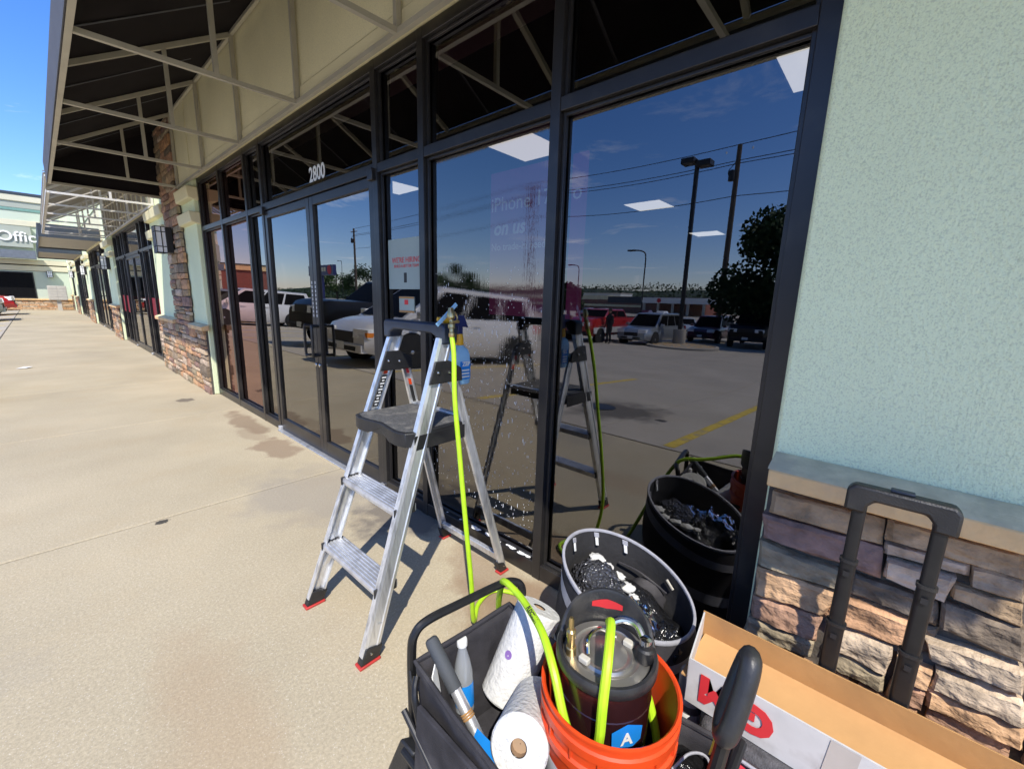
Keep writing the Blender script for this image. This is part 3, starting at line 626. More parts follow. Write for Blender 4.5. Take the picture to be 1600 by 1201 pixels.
# ------------------------------------------------------------------ awnings over the sidewalk
def awning(y0, y1, label, trusses, tube_m, fabric, end=True):
    a = thing('awning', label, 'awning', (-.6, (y0 + y1) / 2, 2.7))
    XO, XW, ZB, ZO, ZT = -1.232, -.085, 2.715, 2.93, 3.62
    r = .014
    def t(p, q, name, w=.028):
        MB().bar(p, q, w, w, up=(0, 0, 1) if abs(Vector(p).z - Vector(q).z) < .5 else (0, 1, 0)).build(name, tube_m, a)
    t((XO + .002, y0, ZB), (XO + .002, y1, ZB), 'front_tube', .030)
    t((XO + .002, y0, ZO), (XO + .002, y1, ZO), 'front_tube', .026)
    t((XW + .012, y0, ZB + .02), (XW + .012, y1, ZB + .02), 'wall_tube', .028)
    t((XW + .012, y0, ZT), (XW + .012, y1, ZT), 'wall_tube', .026)
    for y in trusses:
        t((XO + .018, y, ZB), (XW, y, ZB + .022), 'strut')
        t((XO + .01, y, ZO + .012), (XW, y, ZT - .012), 'rafter', .034)
        zr = ZO + (ZT - ZO) * (-.57 - XO) / (XW - XO)
        t((-.57, y, ZB + .026), (-.57, y, zr - .02), 'post')
        t((XW + .011, y + .003, ZB + .035), (XW + .011, y + .003, ZT - .015), 'wall_post', .030)
    if fabric == 'fabric':
        for k in range(8):
            ys = y0 + (y1 - y0) * (k + .5) / 8; MB().hexa([(XO + .02, ys - .012, ZO + .024), (XO + .02, ys + .012, ZO + .024), (-.075, ys + .012, ZT + .036), (-.075, ys - .012, ZT + .036), (XO + .02, ys - .012, ZO + .028), (XO + .02, ys + .012, ZO + .028), (-.075, ys + .012, ZT + .040), (-.075, ys - .012, ZT + .040)]).build('seam', M_valance, a, smooth=0)
        f = MB(); e = .004
        def sheet(q): n = (Vector(q[1]) - Vector(q[0])).cross(Vector(q[3]) - Vector(q[0])).normalized() * e; f.hexa(list(q) + [tuple(Vector(p) + n) for p in q])
        sheet([(XO, y0, ZO + .032), (XO, y1, ZO + .032), (-.055, y1, ZT + .05), (-.055, y0, ZT + .05)])
        f.build('canopy', M_awn, a, smooth=0)
        MB().box(XO - .022, XO - .016, y0 - .004, y1 + .004, ZB - .012, ZO + .036).build('valance', M_valance, a, smooth=0)
        for y in (y0, y1):
            MB().prism([(XO - .012, y, ZB), (XW, y, ZB), (XW, y, ZT + .03), (XO - .012, y, ZO + .03)], (0, .004, 0)).build('end_panel', M_awn, a, smooth=0)
        t((XO + .02, y1 - .025, ZB), (XW, y1 - .025, ZB + .02), 'strut', .030)
    else:
        n = int((y1 - y0) / .17); d = MB()
        for k in range(n):
            ya = y0 + (y1 - y0) * k / n; yb = y0 + (y1 - y0) * (k + 1) / n
            for (p, q, h) in ((ya, ya + (yb - ya) * .32, .05), (ya + (yb - ya) * .32, yb, .022)):
                d.hexa([(XO - .02, p, ZO + h), (XO - .02, q, ZO + h), (XW, q, ZT + h), (XW, p, ZT + h), (XO - .02, p, ZO + h + .006), (XO - .02, q, ZO + h + .006), (XW, q, ZT + h + .006), (XW, p, ZT + h + .006)])
        d.build('deck', M_deck, a, smooth=0)
        MB().box(XO - .022, XO - .016, y0 - .004, y1 + .004, ZB - .012, ZB + .03).build('valance', M_tubewhite, a, smooth=0)
        # ribbed siding between wall tubes
        for k in range(int((y1 - y0) / .5)):
            yy = y0 + .25 + k * .5; MB().box(XW - .012, XW + .03, yy - .015, yy + .015, ZB + .05, ZT - .03).build('siding_batten', M_deck, a, smooth=0)
    return a
aw1 = awning(-1.43, 8.46, 'black fabric awning on a taupe tube frame above the 2800 entrance', [-.43, .87, 2.165, 3.455, 4.765, 6.08, 7.40], M_tubegrey, 'fabric')
aw2 = awning(9.25, 16.4, 'pale tube framed awning with ribbed deck beyond the black awning', [9.27, 10.6, 11.9, 13.2, 14.5, 15.8, 16.38], M_tubewhite, 'ribbed')
def flat_canopy(y0, y1, label):
    a = thing('flat_canopy', label, 'canopy', (-.6, (y0 + y1) / 2, 2.75))
    MB().box(-1.27, -.06, y0 + .03, y1 - .03, 2.79, 2.83).build('soffit_panel', M_soffit, a)
    MB().box(-1.30, -1.272, y0, y1, 2.74, 3.10).build('fascia', M_trimdark, a)
    for y in (y0, y1 - .03): MB().box(-1.2715, -.06, y, y + .028, 2.74, 3.10).build('fascia', M_trimdark, a)
    MB().box(-1.27, -.06, y0 + .03, y1 - .03, 3.05, 3.08).build('top_panel', M_trimdark, a)
flat_canopy(17.9, 23.2, 'dark edged flat canopy with beige soffit, nearer of the two')
flat_canopy(25.7, 31.6, 'dark edged flat canopy with beige soffit, farther of the two')

# ------------------------------------------------------------------ wall lanterns on the piers
def lantern(loc, label):
    a = thing('wall_lantern', label, 'wall lamp', loc, 0, 'box lanterns along the shop piers', world=False)
    MB().box(-.075, .0, -.13, .13, .01, .36).build('back_box', M_darkmetal, a, bevel=.004)
    MB().box(-.185, -.0755, -.105, .105, .015, .355).build('shade', M_frost, a)
    b = MB()
    for z in (.0, .085, .285, .355): b.box(-.191, -.0755, -.111, .111, z, z + .011)
    for x in (-.1912, -.125): 
        for y in (-.1112, .1012): b.box(x, x + .010, y, y + .010, .001, .365)
    for y in (-.04, .03): b.box(-.1914, -.186, y, y + .010, .001, .368)
    b.build('cage', M_darkmetal, a)
    return a
lan = lantern((-.112, 8.0, 1.90), 'box wall lantern on the stone column beside the 2800 shop')
for y, lb in ((16.62, 'box wall lantern on the second pier, beside the ribbed deck awning'), (24.9, 'box wall lantern on the third pier, under the flat canopies'), (33.4, 'farthest box wall lantern on the row of piers')):
    copy_thing(lan, (-.055, y, 1.90), label=lb)

# ------------------------------------------------------------------ inside the shop: lit ceiling panels, posters on the glass
def panel(x, y, label):
    a = thing('ceiling_light', label, 'ceiling light', (x, y, 2.9), 0, 'square ceiling lights inside the shop', world=False)
    MB().box(-.30, .30, -.30, .30, 0, .012).build('frame', M_alus, a); MB().box(-.285, .285, -.285, .285, -.004, -.0005).build('diffuser', M_panel, a, smooth=0)
    return a
p0 = panel(2.04, .52, 'lit square ceiling light high behind the biggest pane')
for x, y, lb in ((2.04, 3.06, 'lit square ceiling light behind the wet pane'), (2.07, 5.60, 'lit square ceiling light behind the narrow pane beside the doors'),
                 (5.16, 3.19, 'lit square ceiling light in the second row, mid pane'), (8.38, 3.34, 'lit square ceiling light farthest back, beside the light pole reflection')):
    copy_thing(p0, (x, y, 2.9), label=lb)
def poster(name, y0, y1, z0, z1, m, label, cat, x=.0415, dx_=.002):
    a = thing(name, label, cat, (x, (y0 + y1) / 2, z0)); MB().box(x, x + dx_, y0, y1, z0, z1).build('sheet', m, a, smooth=0); return a
GF = lambda x, y, z: frame((x, y, z), (0, -1, 0), (0, 0, 1))
a = poster('hiring_poster', 2.14, 2.50, 1.43, 1.735, M_posterw, 'pale green poster with pink lettering taped inside the narrow pane', 'poster')
text('lettering', "WE'RE HIRING", M_redp, .048, a, GF(.0405, 2.305, 1.605), .0004)
text('lettering', "BUILD A BETTER TEAM", M_redp, .026, a, GF(.0405, 2.305, 1.57), .0004)
MB().box(.0405, .0412, 2.30, 2.33, 1.47, 1.53).build('print', M_text_b, a, smooth=0)
a = poster('notice_card', 2.225, 2.39, 1.285, 1.385, M_posterw, 'small cream notice card with orange edges in the narrow pane', 'notice')
for z in (1.286, 1.372): MB().box(.0402, .0412, 2.226, 2.389, z, z + .012).build('border', M_card, a, smooth=0)
MB().box(.0402, .0412, 2.29, 2.33, 1.335, 1.365).build('print', M_redp, a, smooth=0)
a = thing('hanging_banner', 'tall dim magenta banner hanging inside the shop behind the glass', 'banner', (1.2, 2.25, 1.2))
MB().box(1.2, 1.215, 1.78, 2.74, 1.25, 2.42).build('sheet', M_mag, a, smooth=0)
text('lettering', 'iPhone 17 Pro', M_lit, .16, a, GF(1.196, 2.27, 2.16), .0005); text('lettering', 'on us', M_lit, .16, a, GF(1.196, 2.52, 1.97), .0005, shear=.2, bold=.004)
text('lettering', 'No trade-in needed', M_lit, .085, a, GF(1.196, 2.38, 1.82), .0005)

# ------------------------------------------------------------------ the cross building at the end of the sidewalk
f = thing('corner_store', 'mint and cream store closing the end of the sidewalk', 'building', (-3, 41, 0))
def fb(name, m, x0, x1, y0, z0, z1, y1=39.3, bevel=0): return MB().box(x0, x1, y0, y1, z0, z1).build(name, m, f, bevel=bevel)
FY = 38.92; XR = -.06; XL = -8.0
fb('stucco_wall', M_farmint, XL, XR, FY, .62, 2.28); fb('stucco_wall', M_farmint, XL, XR, FY, 2.95, 4.83, 39.29)
fb('cream_band', M_farcream, XL, XR, FY - .06, 2.30, 2.60, bevel=.02); fb('cream_band', M_farcream, XL, XR, FY - .09, 2.66, 2.93, bevel=.02)
fb('cream_band', M_farcream, XL, XR, FY - .08, 4.84, 5.15, bevel=.02); fb('stucco_wall', M_farmint, XL, XR, FY, 5.16, 5.67)
fb('teal_band', mat('teal_trim', (.16, .30, .26), .8), XL, XR, FY - .04, 5.68, 5.83); fb('stucco_wall', M_farolive, XL, XR, FY - .05, 5.84, 6.18)
fb('cornice', M_farcream, XL, XR, FY - .12, 6.19, 6.55, bevel=.03); fb('roof_edge', M_trimdark, XL, XR, FY - .15, 6.56, 6.70)
fb('core', M_inwall, XL + .05, XR, 39.31, 0, 6.5, 47)
fb('sign_fascia', M_farolive, XL, -1.33, FY - .30, 3.62, 4.80, FY - .01)
fb('flat_awning', mat('blue_grey_metal', (.16, .18, .21), .5, .3), XL, -1.29, FY - 1.0, 2.96, 3.40, FY - .31)
sg = text('sign_lettering', 'Office', M_white, .78, f, frame((-1.74, FY - .34, 4.18), (1, 0, 0), (0, 0, 1)), .03, bold=.012)
st_ = fb('stone_wainscot', M_mortar, XL, -.07, FY - .02, -.5, .58); fb('sill_ledge', M_capst, XL, -.07, FY - .12, .585, .66, FY)
rects = courses(XL, -.08, 0, .58, 91, .06, .11, .2, .45); joined = {}
rnd = random.Random(4)
for n, (x0, x1, z0, z1) in enumerate(rects):
    mb = stone_mesh(((x0 + .006, z0 + .005), (x1 - .006, z0 + .005), (x1 - .006, z1 - .005), (x0 + .006, z1 - .005)), .045, 900 + n, 2, 2, .01)
    mb.xf(Matrix(((0, 1, 0, 0), (1, 0, 0, FY - .02), (0, 0, 1, 0), (0, 0, 0, 1)))); mb.f = [q[::-1] for q in mb.f]
    m = rnd.choice([STONES[i] for i in (3, 4, 7, 0, 4, 9)]); joined.setdefault(m.name, MB()).add(mb.v, mb.f)
for k, mb in joined.items(): o = mb.build('stone_facing', MATS[k], st_, smooth=50); o['kind'] = 'stuff'
w = fb('window', M_frame, -6.5, -1.55, FY - .03, .68, 2.22, FY - .002)
for x in (-4.85, -3.2): MB().box(x + .04, x + 1.60, FY - .035, FY - .031, .74, 2.16).build('window_pane', M_cglass, w, smooth=0)
a = thing('mailbox_cluster', 'pale metal cluster mailbox on a pedestal near the far wall', 'mailbox', (-.75, 37.6, 0))
MB().box(-1.10, -.32, 37.42, 37.85, .62, 1.46).build('cabinet', M_soffit, a, bevel=.01); MB().box(-.80, -.62, 37.55, 37.72, 0, .62).build('pedestal', M_soffit, a)
for i in range(2):
    for j in range(5):
        MB().box(-1.07 + i * .38, -.72 + i * .38, 37.408, 37.419, .66 + j * .155, .80 + j * .155).build('mail_door', M_soffit, a, bevel=.003)
copy_thing(lan, (-.87, 38.9, 1.95), rot=PI / 2, label='box wall lantern on the far wall above the mailboxes')

# ------------------------------------------------------------------ step ladder
ld = thing('step_ladder', 'aluminium three step ladder with black platform standing at the wet window', 'ladder', (-.5, 1.55, 0))
RAILP = [(-.034, .0), (-.034, .024), (-.028, .024), (-.028, .007), (-.010, .004), (-.010, .010), (.010, .010), (.010, .004), (.028, .007), (.028, .024), (.034, .024), (.034, .0), (.02, -.003), (.016, 0), (-.016, 0), (-.02, -.003)]
def rail(a, b, flip, name='rail', sc=1.0, m=None):
    a = Vector(a); b = Vector(b)
    pr = [(u * sc, v * sc * flip) for u, v in RAILP]
    if flip < 0: pr = pr[::-1]
    return MB().sweep([a, b], pr, up=(1, 0, 0)).build(name, m or M_alu, ld, smooth=20)
FR = (Vector((-.835, 1.300, .03)), Vector((-.432, 1.335, 1.215))); FL = (Vector((-.842, 1.785, .03)), Vector((-.405, 1.748, 1.215)))
fl = lambda T, z: T[0] + (T[1] - T[0]) * ((z - T[0].z) / (T[1].z - T[0].z))
rR = rail(*FR, 1); rL = rail(*FL, -1)
BR = (Vector((-.078, 1.315, .03)), Vector((-.395, 1.340, 1.09))); BL = (Vector((-.078, 1.800, .03)), Vector((-.365, 1.745, 1.09)))
qR = rail(*BR, 1, 'rear_leg', .62); qL = rail(*BL, -1, 'rear_leg', .62)
for T, s, w in ((FR, 1, .075), (FL, -1, .075), (BR, 1, .05), (BL, -1, .05)):
    d = (T[1] - T[0]).normalized(); p = T[0] + d * -.01; y0, y1 = sorted((p.y - .006 * s, p.y + .028 * s))
    bt = MB(); h = .075
    bt.hexa([(p.x - w / 2, y0, .012), (p.x + w / 2, y0, .012), (p.x + w / 2, y1, .012), (p.x - w / 2, y1, .012),
             (p.x - w / 2 + d.x * h, y0, h), (p.x + w / 2 + d.x * h - .004, y0, h * .75), (p.x + w / 2 + d.x * h - .004, y1, h * .75), (p.x - w / 2 + d.x * h, y1, h)])
    ft = bt.build('foot', M_blackpl, ld, bevel=.004)
    MB().box(p.x - w / 2 - .006, p.x + w / 2 + .006, y0 - .004, y1 + .004, .0005, .0115).build('sole', M_red, ft, bevel=.003)
    MB().lathe([(.005, 0), (.005, .003), (.002, .005)], (p.x + .02 * d.x, y0 if s > 0 else y1, .045), (0, -s, 0), 8).build('rivet', M_chrome, ft)
MB().bar((-.088, 1.33, .085), (-.088, 1.785, .085), .040, .022, (1, 0, .2)).build('rear_brace', M_alu, ld, bevel=.003)
MB().bar((-.30, 1.35, .86), (-.30, 1.75, .86), .03, .02).build('rear_brace', M_alu, ld, bevel=.003)
def step(z, dpt):
    a = fl(FR, z); b = fl(FL, z); y0, y1 = a.y + .010, b.y - .010; xf_ = (a.x + b.x) / 2 - .040
    st = MB(); prof = [(0, 0)]
    n = 7; prof = [(xf_, z - .026), (xf_ - .003, z - .012), (xf_, z - .001)]
    for k in range(n):
        u = xf_ + .004 + (dpt - .006) * k / (n - 1); prof += [(u - .0022, z), (u - .0022, z + .0032), (u + .0022, z + .0032), (u + .0022, z)]
    prof += [(xf_ + dpt, z - .003), (xf_ + dpt, z - .026)]
    st.prism([(x, y0, zz) for x, zz in prof], (0, y1 - y0, 0)); s_ = st.build('step', M_alus, ld, smooth=20)
    for y in (y0 - .003, y1 - .003):
        MB().box(xf_ - .008, xf_ + dpt * .96, y, y + .008, z - .030, z + .008).build('end_cap', M_blackpl, s_, bevel=.003)
    return xf_, y0, y1
x1, ya, yb = step(.278, .094); step(.566, .092)
for y, T in ((ya + .03, FR), (yb - .03, FL)):
    p = fl(T, .14); MB().bar((x1 + .03, y, .25), (p.x + .01, p.y, .145), .022, .004, (0, 1, 0)).build('step_brace', M_alu, ld)
# platform: scooped front edge, textured tread
b = MB(); z = .862
top = [(-.585, 1.325), (-.628, 1.345), (-.640, 1.40), (-.632, 1.46), (-.618, 1.54), (-.632, 1.62), (-.640, 1.68), (-.626, 1.735), (-.580, 1.755), (-.32, 1.74), (-.318, 1.335)]
nb = len(top); lo = [(x, y, z - .058 + (.030 if -.63 < x < -.61 and 1.5 < y < 1.6 else 0)) for x, y in top]
b.add(lo + [(x, y, z) for x, y in top], [tuple(range(nb))[::-1], tuple(range(nb, 2 * nb))] + [(i, (i + 1) % nb, nb + (i + 1) % nb, nb + i) for i in range(nb)])
pl = b.build('platform', M_blackpl, ld, bevel=.004)
MB().prism([(x * .93 - .031, 1.54 + (y - 1.54) * .93, z + .0005) for x, y in top], (0, 0, .002)).build('tread', M_tread, pl, smooth=0)
for y in (1.322, 1.757): MB().box(-.60, -.34, min(y, y + .003), max(y, y + .003), .79, .85).build('side_plate', M_blackpl, pl, bevel=.002)
# hinge brackets and top handle
for (T, B, s) in ((FR, BR, 1), (FL, BL, -1)):
    a = fl(T, 1.10); c = fl(B, 1.06); y = a.y - .004 if s > 0 else a.y - .0265; y1_ = y - .008
    MB().prism([(a.x - .055, y, 1.045), (a.x - .024, y, 1.135), (a.x + .045, y, 1.135), (c.x + .024, y, 1.10), (c.x + .030, y, 1.045)], (0, y1_ - y, 0)).build('hinge_bracket', M_blackpl, ld, bevel=.003)
    for dx_, dz in ((-.012, 1.09), (.045, 1.085)): MB().lathe([(.007, 0), (.007, .003), (.003, .006)], (a.x + dx_, y1_, dz), (0, -1, 0), 10).build('bolt', M_chrome, ld)
b = MB(); y0, y1 = 1.322, 1.762
prof = [(0, 1.205), (.0, 1.275), (.02, 1.282)]
u = [(y0, 1.200), (y0 - .002, 1.268), (y0 + .012, 1.280), (y1 - .012, 1.280), (y1 + .002, 1.268), (y1, 1.200), (y1 - .040, 1.200), (y1 - .048, 1.225), (y1 - .085, 1.240), (y0 + .085, 1.240), (y0 + .048, 1.225), (y0 + .040, 1.200)]
b.prism([(-.455, y, zz) for y, zz in u], (.072, 0, 0)); b.build('top_handle', M_bluecap, ld, bevel=.007)
# stickers on the rails
def sticker(T, z0, z1, yoff, m, name, w=.030):
    a = fl(T, z0); c = fl(T, z1); MB().quad((a.x - w / 2, a.y + yoff, z0), (a.x + w / 2, a.y + yoff, z0), (c.x + w / 2, c.y + yoff, z1), (c.x - w / 2, c.y + yoff, z1)).build(name, m, ld, smooth=0)
sticker(FL, .88, 1.025, -.0255, M_text_b, 'warning_label'); sticker(FL, 1.03, 1.05, -.0255, M_orange, 'orange_mark', .02)
for z in [.888 + .0135 * k for k in range(10)]: sticker(FL, z, z + .006, -.0258, M_white, 'label_print', .022 if int(z * 1000) % 3 else .012)
sticker(BL, .86, .955, -.0165, M_text_b, 'warning_label', .018); sticker(BL, .96, .99, -.0165, M_orange, 'orange_mark', .016); sticker(BL, 1.02, 1.05, -.0165, M_redp, 'red_mark', .016)

# ------------------------------------------------------------------ spray bottle hooked inside the ladder top
sb = thing('spray_bottle', 'pale blue spray bottle with yellow collar and navy trigger hung on the ladder', 'spray bottle', (-.345, 1.385, 1.02))
def ov(prof, o, n=20, fx=1.0, fy=1.0):
    b = MB(); v = []
    for r, h in prof:
        for i in range(n):
            t = 2 * PI * i / n; k = (abs(math.cos(t)) ** 4 + abs(math.sin(t)) ** 4) ** -.25 if r > .02 else 1
            v.append((o[0] + r * fx * math.cos(t) * k, o[1] + r * fy * math.sin(t) * k, o[2] + h))
    m = len(prof); f = [(i * n + j, i * n + (j + 1) % n, (i + 1) * n + (j + 1) % n, (i + 1) * n + j) for i in range(m - 1) for j in range(n)] + [tuple(range(n))[::-1], tuple(range((m - 1) * n, m * n))]
    return b.add(v, f)
BO = (-.330, 1.375, 1.020)
ov([(.040, 0), (.044, .006), (.044, .10), (.043, .125), (.034, .150), (.020, .166), (.016, .170)], BO, 24, 1.08, .74).build('bottle', M_bluelq, sb)
MB().lathe([(.019, .168), (.021, .172), (.020, .195), (.016, .215)], BO, n=18).build('collar', M_yel, sb)
b = MB(); cx_, cy_, cz_ = BO
b.box(cx_ - .014, cx_ + .014, cy_ - .012, cy_ + .012, cz_ + .21, cz_ + .265); b.hexa([(cx_ - .055, cy_ - .013, cz_ + .255), (cx_ + .045, cy_ - .013, cz_ + .24), (cx_ + .045, cy_ + .013, cz_ + .24), (cx_ - .055, cy_ + .013, cz_ + .255), (cx_ - .05, cy_ - .011, cz_ + .292), (cx_ + .022, cy_ - .011, cz_ + .292), (cx_ + .022, cy_ + .011, cz_ + .292), (cx_ - .05, cy_ + .011, cz_ + .292)])
hd = b.build('trigger_head', M_navy, sb, bevel=.004)
MB().lathe([(.017, 0), (.015, .02), (.009, .028), (.009, .05)], (cx_ - .055, cy_, cz_ + .274), (-1, .25, .05), 12).build('nozzle', M_yel, hd)
MB().tube(crv([(cx_ - .045, cy_, cz_ + .255), (cx_ - .06, cy_, cz_ + .235), (cx_ - .055, cy_, cz_ + .205)], 4), .006, 6).build('trigger', M_navy, hd)
lbv = MB().box(cx_ - .02, cx_ + .036, cy_ - .0345, cy_ - .0335, cz_ + .022, cz_ + .10).build('label', M_blue, sb, smooth=0)
text('label_print', 'ZEP', M_white, .026, lbv, frame((cx_ + .012, cy_ - .0352, cz_ + .088), (1, 0, 0), (0, 0, 1)), .0003, bold=.001)
for k in range(3): MB().box(cx_ - .012, cx_ + .03, cy_ - .0352, cy_ - .0346, cz_ + .03 + k * .014, cz_ + .037 + k * .014).build('label_stripe', M_white, lbv, smooth=0)
# pale blue strip (scraper) clipped to the handle
sc_ = thing('scraper', 'pale blue plastic scraper poking up from the ladder top', 'scraper', (-.43, 1.335, 1.27))
MB().bar((-.47, 1.345, 1.275), (-.385, 1.325, 1.36), .016, .004, (0, 1, 0)).build('blade', M_bluelq, sc_, bevel=.001)

# ------------------------------------------------------------------ lime hose: nozzle on the ladder, down to the pavement, over the wagon into the bucket
hz = thing('spray_hose', 'lime green hose trailing from brass nozzle on the ladder to the orange bucket', 'hose', (-.45, 1.2, 0))
HR = .0098
hp = crv([(-.445, 1.282, 1.235), (-.452, 1.262, 1.16), (-.47, 1.235, 1.0), (-.475, 1.20, .78), (-.48, 1.155, .50), (-.475, 1.125, .25), (-.455, 1.135, .08), (-.42, 1.16, .022), (-.33, 1.23, .011), (-.22, 1.24, .011), (-.16, 1.13, .011), (-.20, 1.02, .011), (-.36, .97, .018), (-.47, .93, .13), (-.58, .87, .33), (-.645, .80, .50), (-.675, .755, .548), (-.70, .685, .560), (-.735, .62, .575), (-.80, .52, .60), (-.850, .445, .575), (-.872, .395, .50), (-.862, .345, .40), (-.845, .36, .31)], 8)
MB().tube(hp, HR, 10).build('hose', M_hose, hz)
nz_ = MB(); d = Vector((.10, .18, 1)).normalized(); o = Vector((-.445, 1.282, 1.232))
nz_.lathe([(.011, 0), (.013, .004), (.013, .016), (.009, .02), (.009, .034), (.014, .036), (.014, .05), (.008, .055), (.008, .068), (.015, .075), (.017, .09), (.012, .105), (.010, .115)], o, d, 14)
MB_n = nz_.build('brass_nozzle', M_brass, hz)
MB().tube(crv([o + d * .05 + Vector((.012, 0, 0)), o + d * .075 + Vector((.028, -.004, 0)), o + d * .10 + Vector((.018, 0, 0))], 5), .0035, 6).build('lever', M_brass, MB_n)
MB().tube([o + d * .058 + Vector((-.008, 0, 0)), o + d * .062 + Vector((.03, -.01, 0))], .006, 8).build('valve', M_brass, MB_n)
a_, b_ = Vector((-.735, .62, .575)), Vector((-.80, .52, .60)); dd = (b_ - a_).normalized(); side = Vector((-.73, -.65, .2)) * -1
up_ = (Vector((-1.513, 0, 1.382)) - a_); up_ = (up_ - dd * up_.dot(dd)).normalized()
text('hose_print', 'FLEXZILLA', M_text_b, .016, hz, frame(a_ * .55 + b_ * .45 + up_ * (HR + .0012), dd, up_.cross(dd)), .0003, bold=.0006)
# the second run, from the tank coupling down into the bucket
hq = crv([(-.726, .385, .664), (-.745, .372, .680), (-.785, .352, .682), (-.832, .330, .655), (-.858, .320, .60), (-.857, .321, .53), (-.855, .322, .45), (-.835, .30, .36), (-.76, .25, .32), (-.66, .27, .35), (-.628, .33, .46), (-.625, .37, .42), (-.635, .42, .33)], 8)
MB().tube(hq, HR * 1.05, 10).build('hose', M_hose, hz)
MB().lathe([(.0095, 0), (.0095, .022), (.007, .024)], (-.729, .383, .662), (.75, .45, -.55), 10).build('hose_clamp', M_brass, hz)

# ------------------------------------------------------------------ folding wagon
wg = thing('folding_wagon', 'black folding utility wagon with canvas tub and tube handle frame', 'wagon', (-.79, .42, 0))
def tube_part(pts, r, name, m=M_tube, n=10): return MB().tube(pts, r, n).build(name, m, wg)
tube_part(crv([(-.958, .835, .06), (-.958, .835, .25), (-.958, .835, .44), (-.945, .835, .495), (-.905, .830, .515), (-.80, .815, .515), (-.66, .790, .515), (-.615, .770, .510), (-.598, .755, .485), (-.598, .755, .40), (-.598, .757, .10)], 6), .0125, 'push_frame')
tube_part(crv([(-.985, .775, .43), (-1.002, .760, .41), (-1.010, .735, .36), (-1.018, .62, .10)], 6), .009, 'corner_brace', M_tube)
tube_part([(-.962, .84, .40), (-1.012, .735, .335)], .005, 'link_rod')
tube_part([(-1.012, .80, .20), (-1.03, .14, .20)], .011, 'side_rail'); tube_part([(-1.015, .79, .13), (-1.035, .42, .34)], .008, 'cross_rod', M_darkmetal); tube_part([(-1.032, .42, .13), (-1.015, .79, .34)], .008, 'cross_rod', M_darkmetal)
tube_part([(-.585, .75, .18), (-.565, .12, .18)], .011, 'side_rail'); tube_part([(-1.03, .115, .43), (-.585, .115, .43)], .011, 'end_rail')
# canvas tub: sagging top edge, pleats
b = MB(); zf = .15
ring_t = [(-.975, .792, .455), (-.80, .775, .452), (-.655, .757, .462), (-.628, .60, .405), (-.61, .40, .40), (-.60, .26, .40), (-.60, .13, .42), (-.80, .12, .41), (-1.02, .125, .42), (-1.012, .24, .42), (-1.008, .38, .425), (-1.003, .48, .43), (-.992, .62, .438)]
ring = []
n = len(ring_t)
for i in range(n):
    p, q = Vector(ring_t[i]), Vector(ring_t[(i + 1) % n])
    for k in range(6): ring.append(p.lerp(q, k / 6))
rows = 7; m_ = len(ring); cxy = Vector((-.80, .40, 0))
for i in range(rows + 1):
    v = i / rows
    for j, p in enumerate(ring):
        w = Vector((p.x + (cxy.x - p.x) * .10 * v, p.y + (cxy.y - p.y) * .05 * v, p.z * (1 - v) + zf * v))
        k = math.sin(v * PI) * .026; w += Vector((mnoise.noise(Vector((j * .33, v * 1.6, 0))), mnoise.noise(Vector((j * .33, v * 1.6, 9))), 0)) * k
        b.v.append(tuple(w))
for i in range(rows):
    for j in range(m_): b.f.append((i * m_ + j, i * m_ + (j + 1) % m_, (i + 1) * m_ + (j + 1) % m_, (i + 1) * m_ + j))
b.f.append(tuple(rows * m_ + j for j in range(m_)))
tubm = b.build('canvas_tub', M_fabric, wg, smooth=60)
mo = tubm.modifiers.new('thickness', 'SOLIDIFY'); mo.thickness = .003; mo.offset = 0
MB().tube(ring, .007, 6, closed=True).build('rim_piping', M_fabric, tubm)
# side flap with pocket, on the camera side
MB().hexa([(-1.024, .74, .19), (-1.024, .30, .19), (-1.014, .30, .19), (-1.014, .74, .19), (-1.018, .73, .40), (-1.026, .30, .40), (-1.010, .30, .40), (-1.004, .73, .40)]).build('side_pocket', M_fabric, tubm, bevel=.004)
# wheels
for x, y, s in ((-1.015, .70, -1), (-1.035, .19, -1), (-.575, .70, 1), (-.565, .19, 1)):
    w = MB().lathe([(.055, -.024), (.082, -.02), (.086, 0), (.082, .02), (.055, .024)], (x + s * .005, y, .087), (1, 0, 0), 24).build('wheel', M_rubber, wg)
    MB().lathe([(.012, -.03), (.05, -.022), (.05, .022), (.012, .03)], (x + s * .005, y, .087), (1, 0, 0), 14).build('hub', M_darkmetal, w)
MB().prism([(-1.035, .86, .09), (-.985, .86, .07), (-.945, .815, .10), (-.945, .80, .20), (-1.01, .82, .22)], (0, -.06, 0)).build('wheel_bracket', M_blackpl, wg, bevel=.006)
# pull handle: rubber loop on a tongue
hc = [(-.698, .110, .738), (-.714, .105, .738), (-.730, .104, .715), (-.752, .108, .665), (-.768, .114, .622), (-.764, .122, .602), (-.748, .128, .602), (-.735, .129, .628), (-.716, .122, .680), (-.697, .115, .720)]
loop = crv(hc + hc[:1], 6)[:-1]
tube_part([(-.758, .120, .60), (-.765, .126, .53), (-.77, .135, .44), (-.78, .15, .25)], .0135, 'tongue', M_tube)
MB().tube(loop, .0185, 12, closed=True).build('pull_handle', M_rubber, wg)
MB().bar((-.742, .137, .585), (-.752, .142, .535), .012, .003, (0, 1, 0)).build('yellow_tag', M_yel, wg)

